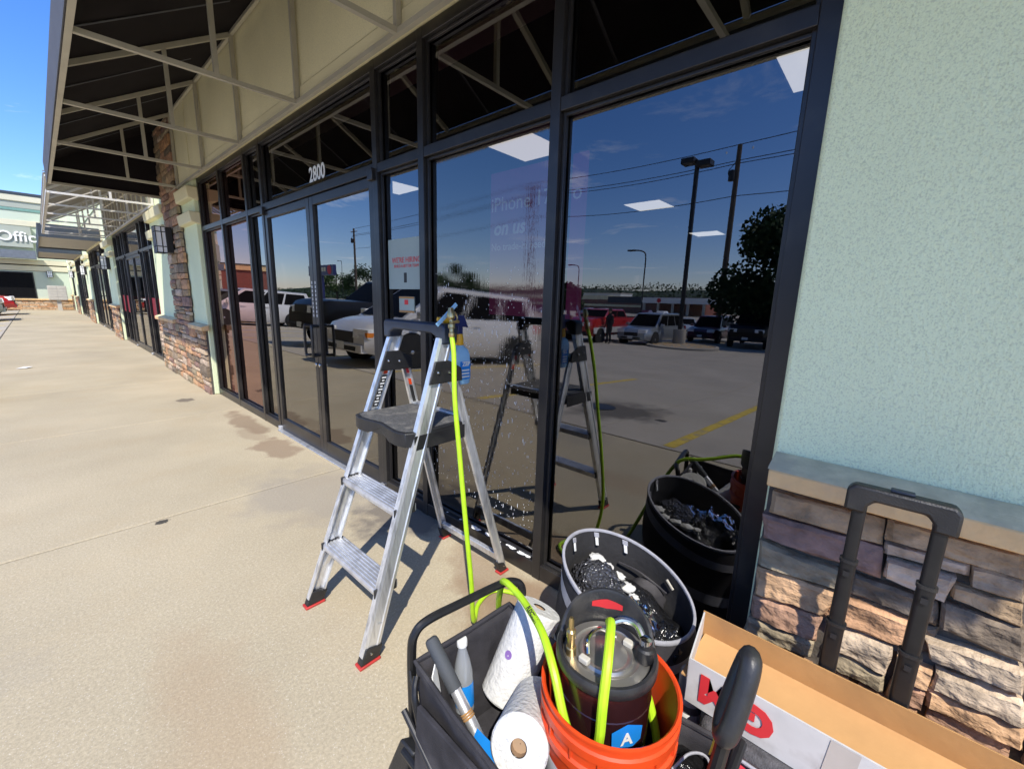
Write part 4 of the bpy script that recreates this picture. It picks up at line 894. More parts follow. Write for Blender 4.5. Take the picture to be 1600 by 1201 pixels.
# ------------------------------------------------------------------ things in the wagon
def roll(a, b, r, name_label, sheet=None, dots=()):
    a, b = Vector(a), Vector(b); ax = (b - a); h = ax.length; d = ax.normalized()
    t = thing('paper_towel_roll', name_label, 'paper towels', tuple(a), 0, 'paper towel rolls in the wagon')
    MB().lathe([(.019, .0), (.022, .0), (r - .004, .001), (r, .006), (r, h - .006), (r - .004, h - .001), (.022, h), (.019, h)], a, d, 36, caps=False).build('roll', M_paper, t)
    MB().lathe([(.0188, .004), (.0188, h - .004)], a, d, 18, caps=False).build('core', M_core, t, smooth=60)
    MB().lathe([(.0186, 0), (.001, .0)], a + d * .02, d, 14, caps=False).build('core_shadow', M_core, t, smooth=0)
    return t, a, d
tA, a, d = roll((-.600, .680, .462), (-.735, .700, .225), .070, 'tall white paper towel roll leaning with its top end up by the wagon rim')
# loose sheet hanging off the first roll
n_ = d.orthogonal().normalized()
tB, a2, d2 = roll((-.925, .478, .410), (-.735, .575, .300), .066, 'white paper towel roll lying end-on toward the camera beside the orange bucket')
for T_, A_, D_, r_, h_, sz in ((tB, a2, d2, .0662, .055, .013), (tB, a2, d2, .0662, .13, .010), (tA, a, d, .0702, .14, .012)):
    vw = (Vector((-1.513, 0, 1.382)) - A_); vw = (vw - D_ * vw.dot(D_)).normalized(); sd_ = D_.cross(vw); b = MB(); b.v = []
    for k in range(14):
        t = 2 * PI * k / 14; q = .45 + math.sin(t) * sz / r_; nn = vw * math.cos(q) + sd_ * math.sin(q)
        b.v.append(tuple(A_ + D_ * (h_ + math.cos(t) * sz) + nn * (r_ + .0006)))
    b.f = [tuple(range(14))]; b.build('purple_print', M_purple, T_, smooth=0)
tC, a3, d3 = roll((-.84, .60, .22), (-.66, .50, .22), .060, 'white paper towel roll buried under the two others')
pk = thing('blue_wrapper', 'bright blue plastic wrapper under the paper towels at the wagon edge', 'wrapper', (-.95, .50, .33))
b = MB()
for i in range(7):
    for j in range(7):
        u, v = i / 6, j / 6; p = Vector((-.985 + .05 * v, .60 - .20 * u, .30 + .07 * v)); p += Vector((0, 0, 1)) * mnoise.noise(p * 30) * .02; b.v.append(tuple(p))
for i in range(6):
    for j in range(6): b.f.append((i * 7 + j, i * 7 + j + 1, (i + 1) * 7 + j + 1, (i + 1) * 7 + j))
b.build('wrapper', M_blue, pk)
wb = thing('water_bottle', 'clear plastic water bottle with white cap and blue label in the wagon', 'bottle', (-.88, .70, .30))
bo = Vector((-.845, .745, .235)); bd = Vector((.06, .14, 1)).normalized()
MB().lathe([(.020, 0), (.0265, .006), (.0265, .10), (.026, .115), (.021, .145), (.0125, .178), (.0115, .192)], bo, bd, 20).build('bottle', M_pet, wb)
MB().lathe([(.0145, .190), (.0150, .192), (.0150, .208), (.0135, .211)], bo, bd, 18).build('cap', M_white, wb, smooth=30)
MB().lathe([(.0267, .02), (.0271, .022), (.0271, .085), (.0267, .087)], bo, bd, 20, caps=False).build('label', M_blue, wb)
sq = thing('squeegee_pole', 'aluminium pole with grey foam grip and rubber band sticking out of the wagon', 'pole', (-.95, .6, .3))
g0, g1 = Vector((-.918, .806, .482)), Vector((-.915, .705, .388)); dg = (g1 - g0).normalized()
MB().lathe([(.010, 0), (.0165, .004), (.0185, .014), (.0185, (g1 - g0).length)], g0, dg, 18).build('grip', mat('grey_foam', (.055, .06, .065), .75, bump=.2, bscale=400), sq)
MB().lathe([(.0145, 0), (.0145, .34)], g1, dg, 16).build('pole', M_alu, sq)
for k in range(3): MB().lathe([(.0155, .055 + k * .006), (.0168, .057 + k * .006), (.0155, .060 + k * .006)], g1, dg, 16, caps=False).build('rubber_band', M_card, sq)
pp = thing('paper_leaflet', 'white leaflet tucked behind the grey foam grip', 'paper', (-.95, .7, .35))
MB().hexa([(-.965, .70, .30), (-.93, .735, .30), (-.928, .733, .30), (-.963, .698, .30), (-.960, .745, .43), (-.930, .770, .44), (-.928, .768, .44), (-.958, .743, .43)]).build('sheet', M_white, pp, smooth=0)
bk = thing('orange_bucket', 'bright orange plastic bucket standing in the wagon', 'bucket', (-.745, .375, .2))
BC = (-.737, .367, .151)
MB().lathe([(.125, 0), (.13, .004), (.150, .275), (.157, .278), (.157, .296), (.151, .300), (.152, .325), (.158, .328), (.158, .347), (.1525, .350), (.1535, .366), (.158, .369), (.158, .375), (.152, .376), (.148, .372), (.146, .30), (.127, .012), (.001, .01)], BC, n=48, caps=False).build('pail', M_orange, bk, smooth=30)
for k in range(16):
    a = 2 * PI * k / 16; MB().box(.1505, .157, -.002, .002, .301, .327).xf(Matrix.Translation(BC) @ Matrix.Rotation(a, 4, 'Z')).build('rib', M_orange, bk, smooth=0)
MB().lathe([(.1385, .06), (.1486, .23)], BC, n=48, caps=False).xf(Matrix.Translation((0, 0, 0))).build('printed_band', M_white, bk, smooth=60)
# pressure sprayer tank in the bucket
kg = thing('sprayer_tank', 'dark red pressure tank with black rubber collar standing in the orange bucket', 'tank', (-.765, .368, .22))
KC = (-.744, .379, .203)
MB().lathe([(.10, 0), (.105, .01), (.105, .315), (.1065, .317), (.1065, .322), (.105, .324), (.105, .380), (.100, .388)], KC, n=40).build('shell', M_keg, kg, smooth=30)
# rubber collar with two raised grips
b = MB(); n = 60
for i in range(n):
    a = 2 * PI * i / n
    da_ = abs((a - math.radians(30) + PI) % (2 * PI) - PI); lift = max(0, math.cos(1.22 * da_)) ** .5 * .070 if da_ < 1.287 else 0
    for r, z in ((.109, .384), (.1135, .388), (.1135, .405 + lift), (.110, .412 + lift), (.103, .412 + lift), (.100, .405 + lift), (.099, .395), (.099, .384)):
        b.v.append((KC[0] + r * math.cos(a), KC[1] + r * math.sin(a), KC[2] + z))
for i in range(n):
    for j in range(8): b.f.append((i * 8 + j, ((i + 1) % n) * 8 + j, ((i + 1) % n) * 8 + (j + 1) % 8, i * 8 + (j + 1) % 8))
col_ = b.build('rubber_collar', M_rubber, kg, smooth=50)
for a0 in (30,):      # red painted hand holes
    c = math.radians(a0); b = MB()
    for i in range(9):
        a = c + math.radians(-22 + 44 * i / 8)
        for r, z in ((.0985, .432), (.0985, .458)): b.v.append((KC[0] + r * math.cos(a), KC[1] + r * math.sin(a), KC[2] + z - .006 * abs(i - 4) / 4 * (1 if z > .44 else -1)))
    for i in range(8): b.f.append((2 * i, 2 * i + 1, 2 * i + 3, 2 * i + 2))
    b.build('hand_hole', M_redp, col_)
lid = MB().lathe([(.098, .392), (.094, .398), (.075, .400), (.070, .396), (.064, .396), (.060, .402), (.055, .402), (.048, .398), (.03, .402), (.012, .404)], KC, n=40).build('lid', M_lid, kg, smooth=40)
MB().tube(crv([(KC[0] - .045, KC[1] + .02, .612), (KC[0] - .02, KC[1] + .035, .630), (KC[0] + .02, KC[1] + .03, .630), (KC[0] + .045, KC[1] + .0, .612)], 6), .005, 8).build('lid_bail', M_chrome, lid)
for x, y in ((-.06, .02), (.05, -.03)): MB().box(KC[0] + x - .008, KC[0] + x + .008, KC[1] + y - .012, KC[1] + y + .012, .602, .616).build('bail_foot', M_soffit, lid, bevel=.003)
MB().lathe([(.012, 0), (.012, .02), (.009, .022), (.009, .045), (.011, .047), (.011, .062), (.006, .066), (.006, .088), (.004, .096)], (KC[0] - .060, KC[1] + .055, .600), (-.04, .02, 1), 12).build('gas_post', M_brass, kg)
MB().lathe([(.013, 0), (.013, .02), (.010, .022), (.010, .045), (.013, .047), (.013, .06), (.006, .064)], (KC[0] + .035, KC[1] - .075, .600), (0, 0, 1), 12).build('liquid_post', M_chrome, kg)
MB().tube(crv([(KC[0] + .035, KC[1] - .073, .650), (KC[0] + .048, KC[1] - .045, .668), (KC[0] + .040, KC[1] - .015, .670), (KC[0] + .016, KC[1] + .006, .663)], 6), .0085, 10).build('coupling_pipe', M_chrome, kg)
MB().lathe([(.017, 0), (.019, .004), (.019, .030), (.014, .034), (.014, .045)], (KC[0] + .036, KC[1] - .076, .605), (0, 0, 1), 14).build('disconnect', M_blackpl, kg)
# blue shield sticker on the tank
c = math.radians(238); ctr = Vector((KC[0] + .1062 * math.cos(c), KC[1] + .1062 * math.sin(c), KC[2] + .285)); F = frame(ctr, (-math.sin(c), math.cos(c), 0), (0, 0, 1))
b = MB().add([(F @ Vector(p)) for p in ((-.036, .022, 0), (0, .034, .0005), (.036, .022, 0), (.034, -.012, 0), (0, -.04, .0005), (-.034, -.012, 0))], [(0, 1, 2, 3, 4, 5)]); sk = b.build('shield_sticker', M_blue, kg, smooth=0)
text('sticker_mark', 'A', M_white, .04, sk, F @ Matrix.Translation((0, -.002, .002)), .0003, bold=.001)
# grey spray can and black tool pouch deeper in the wagon
cn_ = thing('spray_can', 'grey printed can standing between the bucket and the carton', 'can', (-.475, .27, .16))
MB().lathe([(.030, 0), (.033, .004), (.033, .17), (.030, .178), (.02, .185)], (-.435, .270, .215), (0, 0, 1), 22).build('can', mat('grey_can', (.22, .22, .225), .4, .3, var=.1), cn_, smooth=30)
for z, h in ((.255, .03), (.31, .02)): MB().lathe([(.0333, 0), (.0336, .001), (.0336, h), (.0333, h + .001)], (-.435, .270, z), (0, 0, 1), 22, caps=False).build('label', M_white, cn_)
po = thing('tool_pouch', 'black nylon pouch with red piping lying in the wagon behind the bucket', 'pouch', (-.63, .16, .25))
MB().ball((-.655, .20, .315), .07, 14, (1.0, 1.3, .6), .25, 3).build('pouch', M_bag, po)
MB().tube(crv([(-.70, .22, .37), (-.65, .20, .385), (-.62, .17, .37), (-.64, .15, .33)], 6), .003, 6).build('piping', M_fabricg, po)
MB().ball((-.70, .17, .31), .055, 12, (1.2, 1.2, .5), .25, 8).build('flap', M_fabric, po)
# plastic film filling the wagon floor
fm = thing('plastic_bag', 'crumpled black bag stuffed along the wagon floor', 'bag', (-.8, .2, .2))
MB().ball((-.82, .21, .27), .085, 18, (1.3, 1.0, .55), .3, 5).build('bag', M_bag, fm)

# ------------------------------------------------------------------ collapsible bin by the glass
bn = thing('collapsible_bin', 'black pop-up yard bin with pale grey rim stuffed with plastic, leaning by the glass', 'bin', (-.30, .50, 0))
n = 56; RC = Vector((-.292, .546, .463)); RR = .220
def rimp(a, k=1.0, dz=0.): return Vector((RC.x + RR * k * math.cos(a), RC.y + RR * k * math.sin(a), RC.z - .072 * RR * math.cos(a) + .346 * RR * math.sin(a) + dz))
def binp(a, v, k=1.0):
    t = rimp(a); bt = Vector((-.30 + .245 * math.cos(a), .535 + .245 * math.sin(a), .004)); p = bt.lerp(t, v)
    c_ = Vector((-.30, .52, p.z)); r = 1 + .035 * math.sin(v * PI * 3 + a) + .02 * mnoise.noise(Vector((math.cos(a) * 2, math.sin(a) * 2, v * 4)))
    q = c_ + (p - c_) * (1 + (r - 1) * math.sin(v * PI)) * k; q.x = min(q.x, -.008); return q
b = MB(); rows = 12
for i in range(rows + 1):
    for j in range(n): b.v.append(tuple(binp(2 * PI * j / n, i / rows)))
for i in range(rows):
    for j in range(n): b.f.append((i * n + j, i * n + (j + 1) % n, (i + 1) * n + (j + 1) % n, (i + 1) * n + j))
b.build('wall', M_fabric, bn, smooth=70)
b = MB()
for i in range(rows + 1):
    for j in range(n): b.v.append(tuple(binp(2 * PI * j / n, .2 + .8 * i / rows, .972)))
for i in range(rows):
    for j in range(n): b.f.append((i * n + j, (i + 1) * n + j, (i + 1) * n + (j + 1) % n, i * n + (j + 1) % n))
b.f.append(tuple(range(n))); b.build('lining', M_canvasin, bn, smooth=70)
MB().sweep([rimp(2 * PI * j / n, .995, .002) for j in range(n)], rr(.014, .010, .004, 2), up=(0, 0, 1), closed=True).build('rim_band', M_fabricg, bn)
for v0, v1 in ((.80, .885), (.40, .50)):       # pale webbing bands round the outside
    b = MB()
    for j in range(n):
        a = 2 * PI * j / n; sk_ = .06 * math.sin(a + .6)
        for v in (v0 + sk_, v1 + sk_): b.v.append(tuple(binp(a, v, 1.012)))
    for j in range(n): k = (j + 1) % n; b.f.append((2 * j, 2 * k, 2 * k + 1, 2 * j + 1))
    b.build('webbing_band', M_fabricg, bn, smooth=70)
for ang in (95, 62, 30):                          # strap clips hanging inside the rim
    a = math.radians(ang); p = rimp(a, .955, -.002); tt = Vector((-math.sin(a), math.cos(a), .3)).normalized(); dn = Vector((.0, -.15, -1)).normalized()
    w = tt * .011; o = Vector((math.cos(a), math.sin(a), 0)) * .004
    MB().hexa([p - w - o, p + w - o, p + w, p - w, p - w - o + dn * .018, p + w - o + dn * .018, p + w + dn * .018, p - w + dn * .018]).build('clip', M_fabricg, bn, bevel=.001)
    w = tt * .007; p2 = p + dn * .019
    MB().hexa([p2 - w - o, p2 + w - o, p2 + w, p2 - w, p2 - w - o + dn * .032, p2 + w - o + dn * .032, p2 + w + dn * .032, p2 - w + dn * .032]).build('buckle', M_white, bn, bevel=.002)
MB().tube(crv([rimp(math.radians(35), .93, -.10), rimp(math.radians(15), .90, -.09), rimp(math.radians(-5), .90, -.085), rimp(math.radians(-20), .92, -.08)], 6), .004, 6).build('pocket_piping', M_fabric, bn)
MB().ball(rimp(math.radians(2), .90, -.16), .075, 14, (.55, 1, .9), .1, 2).build('inner_pocket', M_fabric, bn)
MB().bar(rimp(math.radians(-18), .93, -.03), rimp(math.radians(-26), .95, -.045), .007, .005).build('zip_pull', M_soffit, bn)
def stuff_ball(name, label, cat, c, r, sc, m, seed, jit=.35, n=22):
    t = thing(name, label, cat, c); MB().ball(c, r, n, sc, jit, seed, 4.).build(name, m, t, smooth=25 if m is M_clearbag else 60); return t
stuff_ball('bubble_wrap_bag', 'shiny black bubble wrap bag bulging at the left of the pop-up bin', 'bag', (-.300, .655, .392), .085, (.95, 1.15, .85), M_bubble, 4, .25, 30)
def sheet_in_bin(name, label, cat, c, rx, ry, z0, amp, m, seed, fr=22., dome=.03, n=40, slope=.25):
    t = thing(name, label, cat, (c[0], c[1], z0)); b = MB()
    for i in range(n + 1):
        for j in range(n + 1):
            u, v = 2 * i / n - 1, 2 * j / n - 1; k = math.sqrt(max(0, 1 - v * v / 2)); x = c[0] + rx * u * k; y = c[1] + ry * v * math.sqrt(max(0, 1 - u * u / 2)); q = Vector((x * fr, y * fr, seed * 5.1))
            rg = (1 - abs(mnoise.noise(q)) * 2.2) * .6 + (1 - abs(mnoise.noise(q * 2.3)) * 2) * .25
            b.v.append((x + .01 * mnoise.noise(q * .7), y + .01 * mnoise.noise(q * .7 + Vector((5, 0, 0))), z0 + amp * rg + dome * (1 - u * u) * (1 - v * v) - .05 * max(u * u, v * v) ** 3 + slope * (y - c[1])))
    for i in range(n):
        for j in range(n): b.f.append((i * (n + 1) + j, i * (n + 1) + j + 1, (i + 1) * (n + 1) + j + 1, (i + 1) * (n + 1) + j))
    b.build(name, m, t, smooth=40); return t
sheet_in_bin('clear_plastic_film', 'crumpled clear plastic film in the pop-up bin, nearest the orange bucket', 'plastic film', (-.375, .475), .085, .10, .375, .045, M_film, 6, 17., .045)
sheet_in_bin('black_bin_liner', 'wrinkled glossy black liner sheet across the pop-up bin', 'bin liner', (-.285, .52), .175, .19, .325, .035, M_bag, 3, 8., .02)
sheet_in_bin('clear_plastic_wad', 'crumpled clear plastic wad below the bubble wrap in the pop-up bin', 'plastic film', (-.375, .59), .06, .06, .37, .04, M_film, 11, 22., .04, 30)
stuff_ball('black_bag_knot', 'small knotted black bag at the camera side of the pop-up bin', 'bag', (-.34, .385, .355), .055, (1.1, 1, .8), M_bag, 9, .5, 20)
pa = thing('paper_scraps', 'crumpled white paper scraps in the pop-up bin', 'paper', (-.27, .65, .33))
for c, r, sd in (((-.225, .700, .440), .022, 1), ((-.215, .662, .42), .017, 2), ((-.225, .615, .408), .020, 3), ((-.24, .57, .395), .022, 4), ((-.26, .53, .388), .013, 5)):
    MB().ball(c, r, 16, (1.1, 1.4, .6), .42, sd, 3.).build('scrap', M_paper, pa, smooth=50)

# ------------------------------------------------------------------ rolling tool bag with telescoping handle, long carton lying on it
tb = thing('rolling_tool_bag', 'dark grey and red rolling tool bag with tall telescoping handle against the stone base', 'tool bag', (-.42, -.1, 0))
MB().box(-.545, -.325, -.42, .215, .05, .372).build('body', M_greyf, tb, bevel=.02)
MB().hexa([(-.566, .19, .10), (-.566, -.40, .10), (-.5455, -.40, .10), (-.5455, .19, .10), (-.566, .19, .350), (-.566, -.40, .22), (-.5455, -.40, .22), (-.5455, .19, .350)]).build('red_panel', M_redf, tb, bevel=.004)
MB().hexa([(-.60, .06, .30), (-.565, .12, .27), (-.555, .12, .30), (-.59, .06, .33), (-.60, -.30, .36), (-.565, -.30, .34), (-.555, -.30, .366), (-.59, -.30, .39)]).build('strap', M_redf, tb, bevel=.003)
MB().tube([(-.553, .20, .350), (-.553, -.40, .350)], .004, 6).build('zipper', M_fabricg, tb)
for y in (.19, -.40): MB().lathe([(.02, -.015), (.045, -.013), (.045, .013), (.02, .015)], (-.335, y, .046), (0, 1, 0), 18).build('wheel', M_rubber, tb)
def hrod(y):
    for (z0, z1, r) in ((.32, .630, .0155), (.631, .800, .0135), (.801, .955, .0115)):
        MB().sweep([(-.300, y, z0), (-.300, y, z1)], rr(r * 2.3, r * 1.7, r * .6, 3), up=(0, 1, 0)).build('handle_tube', M_tube, tb, smooth=40)
        if z1 < .9:
            MB().sweep([(-.300, y, z1 - .004), (-.300, y, z1 + .004)], rr(r * 2.6, r * 2.0, r * .7, 3), up=(0, 1, 0)).build('ferrule', M_blackpl, tb)
            MB().box(-.3175, -.316, y - .006, y + .006, z1 - .035, z1 - .022).build('detent', M_darkmetal, tb)
hrod(.0); hrod(-.1335)
b = MB(); y0, y1 = -.160, .028
u = [(y0, .928), (y0, .978), (y0 + .012, .992), (y1 - .012, .992), (y1, .978), (y1, .928), (y1 - .040, .928), (y1 - .040, .945), (y1 - .052, .960), (y0 + .052, .960), (y0 + .040, .945), (y0 + .040, .928)]
b.prism([(-.316, y, z) for y, z in u], (.032, 0, 0)); b.build('grip', M_blackpl, tb, bevel=.006)
MB().box(-.310, -.290, -.085, -.045, .9925, .998).build('release_button', M_bluecap, tb, bevel=.002)
cb = thing('long_carton', 'long open cardboard carton with upside down red letters lying on the tool bag', 'carton', (-.42, -.2, .375))
xb, xf2, yn, yf, z0, z1 = -.322, -.512, -.80, .262, .376, .505
th = .004
MB().box(xb - .0, xb + th, yn, .292, z0, .508).build('back_panel', M_card, cb, bevel=.001)
MB().box(xf2 + .0045, xb - .0005, yn, yf + .018, z0 + .06, z0 + .064).build('inner_tray', M_cardlit, cb, smooth=0)
MB().box(xf2, xb - .0005, yn, yf - .005, z0, z0 + th).build('bottom_panel', M_card, cb, smooth=0)
fp = MB().hexa([(xf2 - .003, yn, z0), (xf2 - .003, yf, z0), (xf2 + .001, yf, z0), (xf2 + .001, yn, z0), (xf2, yn, z1 - .006), (xf2, yf, z1 - .006), (xf2 + .004, yf, z1 - .006), (xf2 + .004, yn, z1 - .006)]).build('front_panel', M_cardw, cb)
MB().hexa([(xf2, yf - .002, z0), (xb + .004, .287, z0), (xb + .004, .291, z0), (xf2, yf + .002, z0), (xf2, yf - .002, z1 - .008), (xb + .004, .287, z1), (xb + .004, .291, z1), (xf2, yf + .002, z1 - .008)]).build('end_panel', M_cardw, cb)
CF = lambda y, z: frame((xf2 - .0045, y, z), (0, 1, 0), (0, 0, -1))      # printed upside down
text('red_letter', 'M', M_redp, .098, fp, CF(.195, .442), .0006, bold=.006, sx=.95)
text('red_letter', 'G', M_redp, .098, fp, CF(.105, .442), .0006, bold=.006)
for y, w in ((-.02, .05), (-.12, .045)):
    MB().quad((xf2 - .0046, y, z0 + .002), (xf2 - .0046, y - w, z0 + .002), (xf2 - .0018, y - w - .01, z1 - .008), (xf2 - .0018, y - .01, z1 - .008)).build('tape', M_tape, fp, smooth=0)

# ------------------------------------------------------------------ vehicles
def smoothstep(t): t = max(0, min(1, t)); return t * t * (3 - 2 * t)
def interp(tab, x):
    if x <= tab[0][0]: return tab[0][1]
    for (a, p), (b, q) in zip(tab, tab[1:]):
        if x <= b: return p + (q - p) * smoothstep((x - a) / (b - a)) if b > a else q
    return tab[-1][1]
def car(name, label, cat, loc, rot, pm, Ln, Wd, top, cab, roof, wheels, wr=.34, zlo=.22, low=None, plate=True, group=None, bed=None, lamp_z=.68, grille_m=None, side_n=3, amber=False, detail=True):
    """nose along +x. top: (x, z) of the bonnet / belt / deck line; cab: (windscreen foot, windscreen head, rear head, rear foot) in x"""
    c = thing(name, label, cat, loc[:2] + (zg(loc[0]) - .0,), rot, group, world=False)
    if loc[0] > -8: c.rotation_euler.y = -.0635
    X0, X1 = -Ln / 2, Ln / 2; hw = Wd / 2; b = MB(); nst = 30; sec = []
    for i in range(nst + 1):
        t = i / nst; x = X0 + Ln * t; e = min(t, 1 - t) * Ln
        tap = 1 - .16 * (1 - smoothstep(e / .55)) ** 1.5 if t > .5 else 1 - .10 * (1 - smoothstep(e / .4)) ** 1.5
        w = hw * tap; zt = interp(top, x); zb = zlo + .12 * (1 - smoothstep(e / .6)); nosez = (1 - smoothstep(e / .12)) * .05
        zt -= nosez; h = zt - zb
        sec.append([(-w * .90, zb), (-w * .98, zb + h * .18), (-w, zb + h * .50), (-w * .985, zb + h * .80), (-w * .93, zt - .015), (-w * .70, zt + .012), (0, zt + .035), (w * .70, zt + .012), (w * .93, zt - .015), (w * .985, zb + h * .80), (w, zb + h * .50), (w * .98, zb + h * .18), (w * .90, zb)])
        b.v += [(x, y, z) for y, z in sec[-1]]
    m = 13
    for i in range(nst):
        for j in range(m): k = (j + 1) % m; b.f.append((i * m + j, i * m + k, (i + 1) * m + k, (i + 1) * m + j))
    b.f += [tuple(range(m))[::-1], tuple(range(nst * m, nst * m + m))]
    body = b.build('body', pm, c, smooth=38)
    # cabin
    f0, f1, r1, r0 = cab; zb = interp(top, (f0 + r0) / 2) - .02; wb, wt = hw * .93, hw * .74
    foot = lambda x: interp(top, x) - .01
    P = [(r0, wb, foot(r0)), (f0, wb * .97, foot(f0)), (f0, -wb * .97, foot(f0)), (r0, -wb, foot(r0))]
    Q = [(r1, wt, roof - .03), (f1, wt, roof - .03), (f1, -wt, roof - .03), (r1, -wt, roof - .03)]
    q = MB(); q.hexa([P[0], P[1], P[2], P[3], Q[0], Q[1], Q[2], Q[3]][:4][::-1] + Q[::-1])
    k = len(q.v); xm = (f1 + r1) / 2
    rc = [(r1 + .05, wt * .9), (f1 - .05, wt * .9), (f1 - .05, -wt * .9), (r1 + .05, -wt * .9)]
    q.v += [(x, y, roof) for x, y in rc]
    q.f += [(k, k + 1, k + 2, k + 3)]; tb_ = [7, 6, 5, 4]
    for i in range(4): q.f.append((tb_[i], tb_[(i + 1) % 4], k + (i + 1) % 4, k + i))
    q.build('cabin', pm, c, smooth=38, bevel=.03)
    def patch(A, B_, C_, D_, u0, u1, v0, v1, n_off):
        A, B_, C_, D_ = map(Vector, (A, B_, C_, D_)); nn = (B_ - A).cross(D_ - A).normalized() * n_off
        pt = lambda u, v: A.lerp(B_, u).lerp(D_.lerp(C_, u), v) + nn
        return [pt(u0, v0), pt(u1, v0), pt(u1, v1), pt(u0, v1)]
    for s in (1, -1):
        A, B_, C_, D_ = (P[0], P[1], Q[1], Q[0]) if s > 0 else (P[3], P[2], Q[2], Q[3])
        for i in range(side_n):
            u0, u1 = .05 + .90 * i / side_n + .012, .05 + .90 * (i + 1) / side_n - .012
            MB().quad(*patch(A, B_, C_, D_, u0, u1, .10, .88, -.012 * s if s > 0 else .012)).build('side_window', M_cglass, c, smooth=0)
    MB().quad(*patch(P[1], P[2], Q[2], Q[1], .05, .95, .06, .93, -.014)).build('windscreen', M_cglass, c, smooth=0)
    MB().quad(*patch(P[3], P[0], Q[0], Q[3], .06, .94, .12, .9, -.014)).build('rear_window', M_cglass, c, smooth=0)
    # wheels
    for x in wheels:
        for s in (1, -1):
            y = s * (hw - .10)
            MB().lathe([(wr + .065, 0), (wr + .065, .012)], (x, s * (hw * .992), wr), (0, s, 0), 26).build('wheel_arch', M_tire, c, smooth=0)
            w = MB().lathe([(wr * .62, -.10), (wr * .96, -.10), (wr, -.06), (wr, .08), (wr * .96, .115), (wr * .66, .118)], (x, y, wr), (0, s, 0), 26).build('wheel', M_tire, c)
            rm = MB().lathe([(wr * .66, .105), (wr * .60, .09), (wr * .2, .10), (wr * .12, .12), (.002, .122)], (x, y, wr), (0, s, 0), 20)
            rm.build('rim', M_rim, w)
    zn = interp(top, X1 - .1)
    fx = X1
    def face(name, y0, y1, z0, z1, m, d=.02, x=None, par=None):
        return MB().box((x or fx) - .10, (x or fx) + d, y0, y1, z0, z1).build(name, m, par or c, bevel=.012)
    face('grille', -hw * .42, hw * .42, zn - .32, zn - .10, grille_m or M_darkmetal, .012)
    face('bumper', -hw * .80, hw * .80, zlo + .10, zlo + .26, M_darkmetal if pm in (M_pblack,) or bed else pm, .05)
    face('air_intake', -hw * .6, hw * .6, zlo + .13, zlo + .22, M_tire, .058)
    for s in (1, -1):
        y0, y1 = sorted((s * hw * .44, s * hw * .88))
        h = MB().hexa([(fx - .22, y0, lamp_z), (fx + .03, y0, lamp_z), (fx - (.0 if s < 0 else .04), y1, lamp_z), (fx - .30, y1, lamp_z)][:4] + [(fx - .22, y0, lamp_z + .18), (fx + .02, y0, lamp_z + .18), (fx - (.0 if s < 0 else .05), y1, lamp_z + .18), (fx - .30, y1, lamp_z + .18)]) if s > 0 else \
            MB().hexa([(fx - .22, y1, lamp_z), (fx - .30, y0, lamp_z), (fx - .04, y0, lamp_z), (fx + .03, y1, lamp_z), (fx - .22, y1, lamp_z + .18), (fx - .30, y0, lamp_z + .18), (fx - .05, y0, lamp_z + .18), (fx + .02, y1, lamp_z + .18)])
        hl = h.build('headlight', M_lamp, c, bevel=.01)
        if amber: MB().box(fx - .28, fx - .03, min(y1, s * hw * .80, s * hw * .885), max(s * hw * .80, s * hw * .875), lamp_z + .03, lamp_z + .12).build('indicator', M_amber, hl)
        MB().box(f0 - .42, f0 - .25, min(s * hw * 1.0, s * hw * 1.19), max(s * hw * 1.0, s * hw * 1.19), interp(top, f0) + .02, interp(top, f0) + .17).build('mirror', M_tire if pm is M_pblack else pm, c, bevel=.02)
        MB().box(X0 - .012, X0 + .14, *sorted((s * hw * .70, s * hw * .93)), .80, 1.02).build('tail_light', M_redp, c, bevel=.01)
        for dxx in ((f0 - .95, f0 - 1.95) if side_n > 1 else (f0 - .95,)):
            MB().box(dxx - .11, dxx + .11, *sorted((s * hw * .985, s * hw * 1.012)), interp(top, dxx) - .17, interp(top, dxx) - .14).build('door_handle', pm, c)
    if plate: MB().box(fx + .05, fx + .062, -.15, .15, zlo + .14, zlo + .28).build('number_plate', M_white, c, smooth=0)
    if bed: MB().box(bed[0], bed[1], -hw * .80, hw * .80, interp(top, bed[0]) - .10, interp(top, bed[0]) + .045).build('bed_recess', M_tire, c)  # dark slab stands in for the shaded hollow of the open bed
    return c
def minivan(label, loc, group=None):
    return car('minivan', label, 'minivan', loc, 0, M_pwhite, 5.1, 2.0, [(-2.55, 1.05), (-2.3, 1.10), (1.3, 1.07), (1.85, 1.0), (2.3, .90), (2.5, .78), (2.55, .70)], (1.80, .72, -2.2, -2.45), 1.76, (1.62, -1.45), .34, .2, lamp_z=.585, amber=True)
def pickup(label, loc, pm, rot=0, grille_m=None, roof=2.05):
    return car('pickup_truck', label, 'pickup truck', loc, rot, pm, 5.8, 2.03, [(-2.9, 1.34), (.9, 1.34), (1.3, 1.37), (2.5, 1.33), (2.8, 1.27), (2.9, 1.12)], (1.25, .55, -1.05, -1.22), roof, (1.85, -1.75), .43, .40, lamp_z=.95, bed=(-2.8, -1.3), side_n=2, grille_m=grille_m)
def suv(label, loc, pm, rot=0, roof=1.70, Ln=4.65):
    return car('suv', label, 'suv', loc, rot, pm, Ln, 1.90, [(-2.3, .98), (1.0, 1.0), (1.4, .99), (2.1, .90), (2.33, .74)], (1.25, .45, -1.75, -2.2), roof, (1.45, -1.40), .36, .26, lamp_z=.70)
minivan('white minivan parked nose toward the shop nearest the doors', (-4.98, 8.25, 0))
pickup('black pickup truck parked between the two white minivans', (-6.15, 12.4, 0), M_pblack)
minivan('white minivan farther along the row beyond the black pickup', (-5.60, 23.9, 0))
